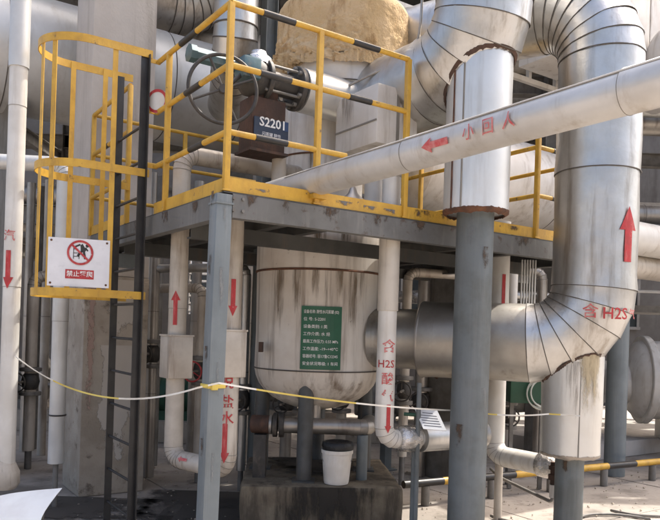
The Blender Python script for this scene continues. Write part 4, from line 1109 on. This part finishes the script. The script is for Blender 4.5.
# low black-and-yellow guard pipe
g0, g1 = vert(425, 505, 6.55, 0), vert(652, 480, 8.06, 0)
gd = (g1 - g0).normalized(); ga_ = g0 - gd * 0.25; gb2 = g1 + gd * 2.4
t = thing('guard_rail', 'low black and yellow striped guard pipe along the ground', 'guard rail', g0)
L = (gb2 - ga_).length; n = int(L / 0.42)
for i in range(n):
    a, b = ga_ + gd * (L * i / n), ga_ + gd * (L * (i + 1) / n)
    mesh_obj('stripe_section', cyl(a + Zv * .21, b + Zv * .21, .036, 20), 'yellow' if i % 2 else 'black_paint', t, 40)
k = 0.25
while k < L:
    c = ga_ + gd * k; mesh_obj('post', cyl(c, c + Zv * .18, .04, 16), 'mid_steel', t, 40); k += 0.8
# white curved sheet at lower left
def curved_sheet():
    v, f = [], []; n = 14; m_ = 8
    c = [P(-60, 512, 4.5), P(62, 488, 4.5), P(40, 545, 4.05), P(-70, 560, 4.0)]
    for side in (0, 1):
        for i in range(n + 1):
            for j in range(m_ + 1):
                u, w_ = i / n, j / m_
                p = c[0].lerp(c[1], u).lerp(c[3].lerp(c[2], u), w_)
                p = p + Vector((-.06 * math.sin(math.pi * w_) * u, 0, 0.03 * math.sin(math.pi * u) - .02 * math.sin(math.pi * w_) + .006 * noise.noise(p * 6) - .004 * side)); v.append(p)
    q = (n + 1) * (m_ + 1); k = m_ + 1
    for i in range(n):
        for j in range(m_):
            a = i * k + j; f += [(a, a + k, a + k + 1, a + 1), (q + a, q + a + 1, q + a + k + 1, q + a + k)]
    ed = [i * k for i in range(n + 1)] + [n * k + j for j in range(1, k)] + [i * k + m_ for i in range(n - 1, -1, -1)] + [j for j in range(m_ - 1, 0, -1)]
    for a, b in zip(ed, ed[1:] + ed[:1]): f.append((a, b, b + q, a + q))
    return v, f
t = thing('sheet_table', 'bright white curved sheet panel propped low in the bottom left corner', 'panel', vbase(10, 515, 4.4))
mesh_obj('sheet', curved_sheet(), 'white_paint', t, 40)
for px, py, Y in ((40, 505, 4.36), (-30, 520, 4.36)):
    p = P(px, py, Y); mesh_obj('prop', box(Vector((p.x, p.y, (p.z - .03) / 2)), Vector((.02, 0, 0)), Vector((0, .02, 0)), Zv * (p.z - .03) / 2), 'mid_steel', t)

# ================================================================== BEHIND: LEFT / CENTRE
# big horizontal vessel along U behind the pillar
hc = P(205, 98, 8.7)
t = thing('horizontal_vessel', 'large pale grey horizontal vessel behind the pillar and handwheel', 'vessel', (hc.x, hc.y, 0))
rv = 0.63
aL, aR = hc - U * 3.2, hc + U * 1.1
def vess(root, a, b, r_, m, k=4):
    d = (b - a); 
    for i in range(k):
        p, q = a + d * (i / k), a + d * ((i + 1) / k)
        mesh_obj('shell_course', lathe(p, [(0, r_), (d.length / k, r_ + .004)], d, 60, caps=False, wob=.004), m, root, 40)
        if i: mesh_obj('seam_ring', ring(p, d, r_ + .004, .006, 60), 'seam', root, 50)
    for p, ax in ((a, -d), (b, d)):
        mesh_obj('dished_head', lathe(p, [(r_ * .45 * math.sin(R(q)), r_ * math.cos(R(q)) + .002) for q in (0, 15, 30, 45, 60, 75, 88)], ax, 60), m, root, 60)
vess(t, aL, aR, rv, 'clad_pale', 5)
for q in (hc - U * 2.2, hc + U * .6):
    mesh_obj('saddle', box(Vector((q.x, q.y, (hc.z - .3) / 2)), U * .08, V * .35, Zv * (hc.z - .3) / 2), 'mid_steel', t)
# dark ribbed elbow at top left
ec = P(180, 6, 9.0)
plain_pipe('elbow_pipe', 'dark grey pipe elbow with close ribs at the top beside the pillar', [ec + Zv * 2.2 + U * .35, ec + U * .35 - Zv * .02, ec - U * 1.8 - Zv * .02], 0.38, [(0.52, 9)], 'alu_dull', seams=0.005, segs=36)
# vertical pipe bending, left of the foam
wc = vert(236, 20, 6.6, 0); zw2 = zat(240, 62, 6.6)
plain_pipe('bent_pipe', 'silver vertical pipe bending away behind the corner railing post', [wc + Zv * 7, wc + Zv * zw2, wc + Zv * zw2 + U * 0.5 + V * 1.2], 0.205, [(0.34, 5)], 'alu', seams=0.005, segs=36)
# slim column and box behind
c = vert(269, 40, 6.9, 0)
tag(mesh_obj('steel_post', join(box(c + Zv * 3.5, U * .06, V * .004, Zv * 3.5), box(c + U * .06 + Zv * 3.5, U * .004, V * .06, Zv * 3.5), box(c - U * .06 + Zv * 3.5, U * .004, V * .06, Zv * 3.5)), 'grey_weathered'), 'slim pale steel post left of the tan foam', 'post')
# thin conduit over the elbow
cpts = [P(424, -40, 5.0), P(421, 20, 5.0), P(417, 48, 5.05), P(404, 60, 5.1), P(372, 74, 5.3), P(344, 88, 5.45)]
tag(mesh_obj('conduit', sweep(path(cpts, [(.2, 3)] * 4), .010, 10), 'alu_dull', None, 50), 'thin grey conduit curving down beside the tan foam', 'conduit')
# small pipes on deck under the slanting pipe
a = vert(389, 205, 5.5, ZD - .01); 
t = thing('deck_nozzle', 'short wrapped silver nozzle rising through the deck behind the slanting pipe', 'pipe', a)
mesh_obj('stub', lathe(a, [(0, .075), (.12, .075), (.125, .085), (.26, .085), (.27, .06), (.42, .06)], segs=30, wob=.006), 'alu', t, 40)
mesh_obj('wrap', lathe(a + Zv * .16, [(0, .08), (.02, .10), (.08, .10), (.11, .08)], segs=30, wob=.03), 'foil', t, 60)
for px, py, rr_, lab in ((352, 196, .10, 'dull wrapped valve body low on the deck behind the toe board'),):
    p = vert(px, py, 5.0, ZD - .01)
    tag(mesh_obj('wrapped_valve', lathe(p, [(0, .05), (.02, .09), (.10, .10), (.16, .07), (.2, .04), (.26, .035)], segs=30, wob=.06), 'alu_dull', None, 60), lab, 'valve')

# ================================================================== BACKGROUND RACK
RB = [(-9.5, 9.6), (-5.4, 9.6), (-1.2, 9.4), (2.9, 9.4), (7.2, 9.6), (-9.5, 13.2), (-5.0, 13.2), (-0.6, 13.2), (3.6, 13.2), (8.0, 13.2)]
def hbeam(a, b, h_, w_, m, root, nm, up_=None):
    a, b = Vector(a), Vector(b); d = (b - a).normalized(); u_ = Vector(up_) if up_ else (Zv if abs(d.z) < .9 else Vector((1, 0, 0)))
    s_ = d.cross(u_).normalized()
    g = join(bar(a, b, .012, h_ - .03, s_), bar(a + u_ * (h_ / 2 - .007), b + u_ * (h_ / 2 - .007), w_, .014, s_), bar(a - u_ * (h_ / 2 - .007), b - u_ * (h_ / 2 - .007), w_, .014, s_))
    return mesh_obj(nm, g, m, root)
rack = thing('pipe_rack', 'dim steel pipe rack of columns and beams filling the background', 'pipe rack', (0, 9.4, 0))
for x, y in RB: hbeam((x, y, 0), (x, y, 7.4), .24, .24, 'mid_steel', rack, 'column')
for y in (9.5, 13.2):
    for z in (3.05, 5.0, 7.2): hbeam((-10, y, z), (9, y, z), .26, .16, 'mid_steel', rack, 'beam')
for x in (-9.5, -5.2, -0.9, 3.2, 7.6):
    for z in (2.78, 4.7, 6.95): hbeam((x, 9.0, z), (x, 13.5, z), .22, .14, 'mid_steel', rack, 'cross_beam')
for i in range(12):
    y = 9.9 + i * .3
    mesh_obj('grating_plank', box((-0.5, y, 7.37), (9.6, 0, 0), (0, .145, 0), (0, 0, .02)), 'deck_grey', rack)
# upper floor in front, above the frame: keeps the sun off the drum
uf = thing('upper_floor', 'upper steel floor of beams and plates above the pipes', 'floor', (-2, 7, 7.5))
for i in range(9):
    y = 7.9 + i * .24
    mesh_obj('floor_plate', box((-2.6, y, 7.65), (5.4, 0, 0), (0, .117, 0), (0, 0, .012)), 'deck_grey', uf)
for x in (-7.8, -5.0, -2.2, 0.6, 2.7): hbeam((x, 7.7, 7.5), (x, 10.0, 7.5), .24, .15, 'mid_steel', uf, 'beam')
hbeam((-8, 7.7, 7.5), (2.8, 7.7, 7.5), .26, .15, 'mid_steel', uf, 'edge_beam')

def bgpipe(label, a, b, r_, m, group='pipes on the background rack'):
    return plain_pipe('rack_pipe', label, [a, b], r_, [], m, group, 2.4, 0.004, 28)
L0, L1_ = -9.6, 8.8
k = 0
for z0, ys in ((3.18, ((9.55, .14), (10.0, .20), (10.7, .24), (11.5, .16), (12.4, .22))), (5.13, ((9.5, .22), (10.2, .16), (11.0, .30), (12.0, .2)))):
    for y, r_ in ys:
        bgpipe(('nearest', 'second', 'third', 'fourth', 'farthest')[k % 5 if z0 < 4 else k - 5] + ' long pipe from the front on the ' + ('lower' if z0 < 4 else 'upper') + ' tier of the background rack', Vector((L0, y, z0 + r_)), Vector((L1_, y + .02, z0 + r_)), r_, ('alu_dull', 'pipe_cream', 'clad_white', 'alu')[k % 4]); k += 1
# grey tank behind the right railing
tk = P(505, 185, 8.3)
t = thing('storage_drum', 'taupe grey horizontal drum behind the right-hand railing', 'vessel', (tk.x, tk.y, 0))
vess(t, tk - U * 1.6, tk + U * 1.5, .52, 'clad_white', 3)
for q in (-.9, .9):
    p = tk + U * q; mesh_obj('saddle', box(Vector((p.x, p.y, (tk.z - .3) / 2)), U * .06, V * .3, Zv * (tk.z - .3) / 2), 'mid_steel', t)
# back building
bw = thing('plant_building', 'dim plant building with louvred openings behind the rack', 'building', (0, 17, 0))
def wall(nm, x0, x1, z0, z1, y, m): return mesh_obj(nm, box(((x0 + x1) / 2, y, (z0 + z1) / 2), ((x1 - x0) / 2, 0, 0), (0, .1, 0), (0, 0, (z1 - z0) / 2)), m, bw)
yb = 17.0
ops = [(-3.45, -1.55, 1.9, 3.5)]
wall('wall_panel', -22, -3.45, 0, 9, yb, 'wall_dark'); wall('wall_panel', -1.55, 22, 0, 9, yb, 'wall_dark')
wall('wall_panel', -3.45, -1.55, 0, 1.9, yb, 'wall_dark'); wall('wall_panel', -3.45, -1.55, 3.5, 9, yb, 'wall_dark')
for i in range(9):
    z = 1.98 + i * .18
    mesh_obj('louvre_slat', box((-2.5, yb, z), (.95, 0, 0), (0, .05, .03), (0, -.004, .008)), 'mid_steel', bw)
for i in range(7):
    x = -13 + i * 3.9
    if abs(x + 2.5) < 1.6: continue
    fr_ = mesh_obj('window', box((x, yb - .11, 2.6), (.9, 0, 0), (0, .02, 0), (0, 0, .7)), 'glass_dark', bw)
    for dx in (-.9, -.3, .3, .9): mesh_obj('mullion', box((x + dx, yb - .14, 2.6), (.03, 0, 0), (0, .02, 0), (0, 0, .72)), 'wall_grey', fr_)
    for dz in (-.7, .7): mesh_obj('frame', box((x, yb - .15, 2.6 + dz), (.95, 0, 0), (0, .03, 0), (0, 0, .035)), 'wall_grey', fr_)
fw = thing('far_building', 'bright white building seen through the louvres', 'building', (0, 26, 0))
mesh_obj('wall', box((0, 30, 6), (20, 0, 0), (0, .2, 0), (0, 0, 6)), 'wall_white', fw)
for i in range(8): mesh_obj('window', box((-14 + 4 * i, 29.79, 3.2), (.9, 0, 0), (0, .03, 0), (0, 0, .7)), 'glass_dark', fw)

# machinery on the floor behind
def skid(x, y, lab, s=1.0, m='mid_steel'):
    t_ = thing('pump_skid', lab, 'pump', (x, y, 0))
    mesh_obj('base', box((x, y, .12 * s), (.6 * s, 0, 0), (0, .28 * s, 0), (0, 0, .12 * s), .01), 'concrete_old', t_, 30)
    mesh_obj('motor', cyl(Vector((x - .5 * s, y, .52 * s)), Vector((x + .1 * s, y, .52 * s)), .22 * s, 28, .02), m, t_, 40)
    for k in range(7): mesh_obj('cooling_fin', ring(Vector((x - .44 * s + .075 * s * k, y, .52 * s)), Vector((1, 0, 0)), .225 * s, .008, 28), m, t_, 50)
    mesh_obj('casing', lathe(Vector((x + .25 * s, y, .52 * s)), [(0, .1 * s), (.03, .24 * s), (.16 * s, .26 * s), (.22 * s, .12 * s), (.3 * s, .12 * s)], Vector((1, 0, 0)), 32), 'dark_steel', t_, 50)
    mesh_obj('shaft', cyl(Vector((x + .08 * s, y, .52 * s)), Vector((x + .27 * s, y, .52 * s)), .04 * s, 14), 'alu_dull', t_, 40)
    mesh_obj('foot', box((x - .2 * s, y, .29 * s), (.2 * s, 0, 0), (0, .15 * s, 0), (0, 0, .06 * s)), m, t_)
    mesh_obj('discharge', cyl(Vector((x + .36 * s, y, .7 * s)), Vector((x + .36 * s, y, 2.9)), .08 * s, 20), 'alu_dull', t_, 40)
skid(-4.4, 10.6, 'dim grey pump skid on the floor left of the pillar', 1.25)
skid(-5.6, 12.6, 'farther dim pump skid in the left background', 1.25, 'mid_steel')
skid(-1.9, 9.9, 'dim pump skid seen between ladder and platform post', 1.2, 'green_dark')
skid(-.5, 11.6, 'dark pump skid behind the legs of the drum', 1.2)
skid(1.0, 10.4, 'dark pump skid behind the notice stand', 1.2, 'mid_steel')
skid(2.3, 12.2, 'green pump skid behind the right grey column', 1.2, 'green_dark')
# vertical background pipes left
for i, (px, Y, r_, m) in enumerate(((28, 8.6, .05, 'alu_dull'), (38, 8.8, .04, 'mid_steel'), (46, 8.4, .05, 'pipe_cream'), (150, 7.8, .04, 'alu_dull'), (158, 8.0, .05, 'mid_steel'), (196, 8.2, .06, 'alu_dull'), (249, 8.4, .05, 'pipe_cream'))):
    p = vert(px, 300, Y, 0)
    plain_pipe('back_riser', ('leftmost thin dull riser beside the far-left riser pipe', 'thin dark riser between two pale ones left of the cage', 'thin cream riser just left of the silver drop pipe', 'thin dull riser right of the ladder', 'thin dark riser nearest the up-arrow pipe', 'dull riser in front of the louvres', 'thin cream riser left of the white drum')[i], [p, p + Zv * 3.3], r_, [], m, 'thin background risers', 1.7, .003, 18)

# ================================================================== BACKGROUND RIGHT
# kerbed slab
k0 = vert(598, 462, 9.25, 0)
sl_ = struct('concrete_slab', box(k0 + U * 3.2 + V * 1.5 + Zv * .11, U * 3.6, V * 1.5, Zv * .11, .02), 'concrete', 30)
# white horizontal tank with flanged end
tc = P(655, 380, 9.9)
t = thing('horizontal_tank', 'white horizontal tank with flanged end beside the right edge', 'tank', (tc.x, tc.y, .2))
tdir = Vector((.95, -.1, 0)).normalized()
vess(t, tc - tdir * .2, tc + tdir * 2.6, .55, 'pipe_white', 2)
mesh_obj('flange', cyl(tc - tdir * .22, tc - tdir * .12, .62, 48, .01), 'pipe_white', t, 40)
mesh_obj('end_pipe', cyl(tc - tdir * .75 - Zv * .05, tc - tdir * .2 - Zv * .05, .30, 32, .02), 'pipe_white', t, 40)
for q in (.25, 1.6):
    p = tc + tdir * q; mesh_obj('saddle', box(Vector((p.x, p.y, .2 + (tc.z - .5) / 2)), tdir * .1, Vector((.1, .95, 0)) * .4, Zv * (tc.z - .5) / 2), 'pipe_white', t)
mesh_obj('valve', join(cyl(tc + Vector((-.05, -.60, -.28)), tc + Vector((-.05, -.72, -.28)), .05, 16), cyl(tc + Vector((-.05, -.66, -.34)), tc + Vector((-.05, -.66, -.16)), .02, 12)), 'rust_brown', t, 40)
# grey post behind the big pipe
p = vert(617, 380, 8.3, 0)
tag(mesh_obj('steel_post', cyl(p, p + Zv * 2.9, .12, 28), 'grey_paint', None, 40), 'round grey post behind the lower elbow of the H2S pipe', 'post')
# pipes passing at the right edge
bgpipe('pale pipe with small red arrow crossing at the right edge', P(600, 232, 7.6), P(600, 232, 7.6) + U * 3.5, .19, 'pipe_white', None)
q = P(650, 212, 7.35); rp2 = P(600, 232, 7.6)
bgpipe('slimmer cream pipe just below the pale arrowed pipe', P(600, 262, 7.9), P(600, 262, 7.9) + U * 3.5, .14, 'pipe_cream', None)
# walkway with white handrail
wk = P(640, 300, 10.5)
t = thing('walkway', 'small raised walkway with white handrail at the right edge', 'walkway', (wk.x, wk.y, 0))
mesh_obj('deck', box(wk + Vector((1.5, 0, -.15)), (1.9, 0, 0), (0, .4, 0), (0, 0, .05)), 'mid_steel', t)
for z in (.1, .3): mesh_obj('rail', cyl(wk + Vector((-.4, -.4, z)), wk + Vector((3.4, -.4, z)), .022, 12), 'white_paint', t, 40)
for i in range(8): mesh_obj('baluster', cyl(wk + Vector((-.3 + .45 * i, -.4, -.1)), wk + Vector((-.3 + .45 * i, -.4, .3)), .015, 10), 'white_paint', t, 40)
for dx in (-.3, 3.2): mesh_obj('leg', box(wk + Vector((dx, 0, -(wk.z) / 2 - .08)), (.05, 0, 0), (0, .05, 0), (0, 0, wk.z / 2 - .09)), 'mid_steel', t)
# top right: round vessel cap and pale duct
sp = P(668, 48, 8.2)
t = thing('round_head_vessel', 'pale round-ended vessel peeking in at the top right', 'vessel', (sp.x, sp.y, 0))
vess(t, sp + U * .15, sp + U * 2.2, .36, 'clad_white', 2)
mesh_obj('support', box(Vector((sp.x, sp.y, sp.z / 2)) + U * 1.2 - Zv * .15, U * .06, V * .2, Zv * (sp.z / 2 - .18)), 'mid_steel', t)
dk = P(612, 38, 8.8)
t = thing('duct', 'pale flat-sided duct behind the top right elbow', 'duct', (dk.x, dk.y, dk.z - .6))
for i in range(4): mesh_obj('duct_panel', box(dk + U * (-.9 + .72 * i), U * .352, V * .4, Zv * .55, .008), 'clad_white', t, 30)
# white pipe bridge seen between the big pipes
pb_ = P(530, 72, 8.8)
t = thing('pipe_bridge', 'white painted truss of thin bars between the two big pipes', 'truss', pb_)
for z in (-.12, .22): mesh_obj('chord', bar(pb_ - U * 2.2 + Zv * z, pb_ + U * 1.6 + Zv * z, .06, .06, Zv), 'pipe_white', t)
for i in range(8): mesh_obj('strut', bar(pb_ + U * (-2.1 + .52 * i) - Zv * .09, pb_ + U * (-2.1 + .52 * i) + Zv * .19, .05, .05, U), 'pipe_white', t)
# cable bundle under the deck
t = thing('cable_bundle', 'bundle of thin pale tubes hanging under the deck edge', 'cables', vert(528, 307, 6.3, 1.5))
for i in range(6):
    a = vert(522 + i * 2.7, 266, 6.3, ZD - .1); mesh_obj('tube', cyl(Vector((a.x, a.y, 1.62)), a, .008, 8), 'alu_bright', t, 40)
# green cabinet with hose coil
gc = P(527, 395, 7.4)
t = thing('hose_cabinet', 'dark green hose cabinet with coiled pale hose below the big pipe', 'cabinet', (gc.x, gc.y, 0))
mesh_obj('panel', box((gc.x, gc.y, 1.17), (.20, 0, 0), (0, .1, 0), (0, 0, .26), .01), 'green_dark', t, 30)
for dx in (-.16, .16): mesh_obj('leg', box((gc.x + dx, gc.y, .457), (.02, 0, 0), (0, .02, 0), (0, 0, .455)), 'mid_steel', t)
for i in range(5): mesh_obj('hose_loop', ring(gc + Vector((.10 + .01 * i, -.12 - .012 * i, .02 + .006 * i)), Vector((.1, -1, .05)), .14 + .014 * (i % 3), .008, 32), 'hose', t, 50)
# bright box under the deck, behind
q = P(425, 297, 8.6)
t = thing('wrapped_pipe', 'short bright foil wrapped pipe under the far deck edge', 'pipe', q)
mesh_obj('foil_wrap', lathe(q - Vector((.25, 0, 0)), [(0, .07), (.02, .085), (.4, .085), (.42, .06)], Vector((1, 0, 0)), 32, wob=.02), 'foil', t, 60)
mesh_obj('elbow', lathe(q - Vector((.42, 0, .02)), [(0, .04), (.05, .075), (.14, .07), (.2, .06)], Vector((1, 0, .1)), 24), 'alu', t, 60)
mesh_obj('hanger', cyl(q, q + Zv * 1.0, .015, 10), 'mid_steel', t, 40)

# ================================================================== UNSEEN, BEHIND THE VIEWER: wall added for warm bounce and to block low sky
t = thing('added_building', 'unseen pale building added behind the viewer for bounce and reflections', 'building', (0, -14, 0))
mesh_obj('wall', box((0, -14.2, 2.6), (16, 0, 0), (0, .2, 0), (0, 0, 2.6)), 'wall_grey', t)
mesh_obj('parapet', box((0, -14.15, 5.35), (16.1, 0, 0), (0, .3, 0), (0, 0, .15)), 'concrete', t)
for i in range(9): mesh_obj('window', box((-14 + 3.5 * i, -13.99, 2.2), (.8, 0, 0), (0, .03, 0), (0, 0, .75)), 'glass_dark', t)

# ================================================================== CLUTTER IN THE BACKGROUND
def riser(px, Y, z0, z1, r_, m, lab, valve=None, turn=None, wheel='dark_steel'):
    p = vert(px, 300, Y, 0)
    pts = [p + Zv * z0, p + Zv * z1]; bends = []
    if turn is not None: pts.append(p + Zv * z1 + Vector(turn)); bends = [(r_ * 2, 4)]
    t_ = plain_pipe('process_pipe', lab, pts, r_, bends, m, None, 1.0, .003, 22)
    if z0 > .05: mesh_obj('support_stem', cyl(p, p + Zv * z0, r_ * .6, 12), 'mid_steel', t_, 40)
    for zf in ([valve - .13, valve + .13] if valve else []):
        mesh_obj('flange', cyl(p + Zv * (zf - .02), p + Zv * (zf + .02), r_ * 1.9, 22, .004), 'mid_steel', t_, 40)
    if valve:
        mesh_obj('valve_body', lathe(p + Zv * (valve - .09), [(0, r_), (.03, r_ * 1.4), (.09, r_ * 1.6), (.15, r_ * 1.4), (.18, r_)], Zv, 22), 'dark_steel', t_, 50)
        q = p + Zv * valve; d = Vector((-.25, -1, 0)).normalized()
        mesh_obj('valve_stem', cyl(q, q + d * (r_ * 1.5 + .14), .014, 10), 'alu_dull', t_, 40)
        c = q + d * (r_ * 1.5 + .13); mesh_obj('handwheel', ring(c, d, .10, .009, 28, 8), wheel, t_, 60)
        e1_ = Zv.cross(d).normalized()
        for k_ in range(3):
            a_ = R(90 + 120 * k_); mesh_obj('spoke', cyl(c, c + (e1_ * math.cos(a_) + Zv * math.sin(a_)) * .10, .006, 8), wheel, t_, 40)
    return t_
riser(407, 7.4, 0.3, 2.25, .05, 'pipe_cream', 'thin cream riser with handwheel valve right of the drum', 1.0, (1.2, .4, 0))
riser(424, 7.9, 0.0, 2.5, .07, 'alu_dull', 'dull riser rising behind the notice stand', 0.85)
riser(440, 8.3, 0.3, 2.1, .06, 'alu', 'silver riser turning right under the deck left of the big column', 2.0, (1.4, .3, 0))
riser(513, 7.6, 0.2, 2.7, .045, 'pipe_white', 'slim white riser beside the hose cabinet', 0.75)
riser(542, 8.4, 0.0, 2.4, .06, 'alu_dull', 'dull riser behind the silver trunnion', 1.0, (-1.2, .2, 0))
riser(246, 6.9, 0.2, 2.2, .045, 'alu', 'silver riser between platform post and drum', 0.9, (-1.0, .5, 0))
riser(203, 7.2, 0.2, 2.0, .05, 'pipe_cream', 'cream riser seen left of the near platform post', 1.15, (-.9, .6, 0), 'red_paint')
riser(154, 7.4, 0.0, 2.6, .055, 'alu_dull', 'dull riser right of the ladder with a handwheel', 1.3)
riser(33, 7.6, 0.2, 2.1, .06, 'pipe_cream', 'cream riser with valve in the gloom left of the cage', 0.95, (1.2, .5, 0))
riser(290, 8.6, 0.0, 2.3, .07, 'alu_dull', 'dull riser behind the drum legs', 0.7)
riser(345, 8.2, 0.0, 2.3, .06, 'pipe_cream', 'cream riser behind the white bucket', 0.8)
# cable tray under the rack beam
ct = P(420, 268, 8.7)
t = thing('cable_tray', 'grey ladder cable tray under the deck behind the column', 'cable tray', ct)
for dy in (-.15, .15): mesh_obj('side_rail', bar(ct - U * 1.6 + V * dy, ct + U * 2.2 + V * dy, .012, .09, V), 'clad_pale', t)
for i in range(15): mesh_obj('tray_rung', bar(ct + U * (-1.5 + .25 * i) - V * .15, ct + U * (-1.5 + .25 * i) + V * .15, .03, .015, U), 'clad_pale', t)
mesh_obj('hanger', cyl(ct + U * .2, ct + U * .2 + Zv * 1.2, .012, 8), 'mid_steel', t, 40)
for i in range(4): mesh_obj('cable', sweep([ct + U * (-1.6 + .3 * k_) + V * (-.1 + .06 * i) + Zv * (.03 + .01 * noise.noise(Vector((k_, i, 0)))) for k_ in range(13)], .014, 8), 'black_paint', t, 50)
# junction box on the pillar and cable
jb = pc + U * .30 - V * .045 + Zv * 1.35

# grit and litter on the floor
rg = random.Random(3); v, f = [], []
for i in range(900):
    a = rg.uniform(-2.6, 4.2); y = rg.uniform(3.9, 8.5); s_ = rg.uniform(.004, .014); c = Vector((a, y, s_ * .4))
    base_ = len(v); q = [Vector((rg.uniform(-1, 1), rg.uniform(-1, 1), rg.uniform(-.5, .6))).normalized() * s_ * rg.uniform(.7, 1.3) for _ in range(6)]
    oct_ = [Vector((1, 0, 0)), Vector((-1, 0, 0)), Vector((0, 1, 0)), Vector((0, -1, 0)), Vector((0, 0, .7)), Vector((0, 0, -.7))]
    v += [c + o1 * s_ + q1 * .4 for o1, q1 in zip(oct_, q)]
    f += [tuple(base_ + k_ for k_ in tri) for tri in ((0, 2, 4), (2, 1, 4), (1, 3, 4), (3, 0, 4), (2, 0, 5), (1, 2, 5), (3, 1, 5), (0, 3, 5))]
gt = mesh_obj('grit', (v, f), 'concrete_old'); gt['kind'] = 'stuff'; tag(gt, 'scattered grit and small stones on the concrete floor', 'grit')
# thin grey hose along the floor on the right
hp = [vert(505, 505, 6.0, .014), vert(540, 512, 5.6, .014), vert(600, 500, 6.6, .014), vert(640, 505, 6.3, .014), vert(700, 500, 6.5, .014)]
tag(mesh_obj('floor_hose', sweep(path(hp, [(.4, 8)] * 3), .013, 10), 'mid_steel', None, 50), 'thin grey hose snaking over the sunlit floor at lower right', 'hose')
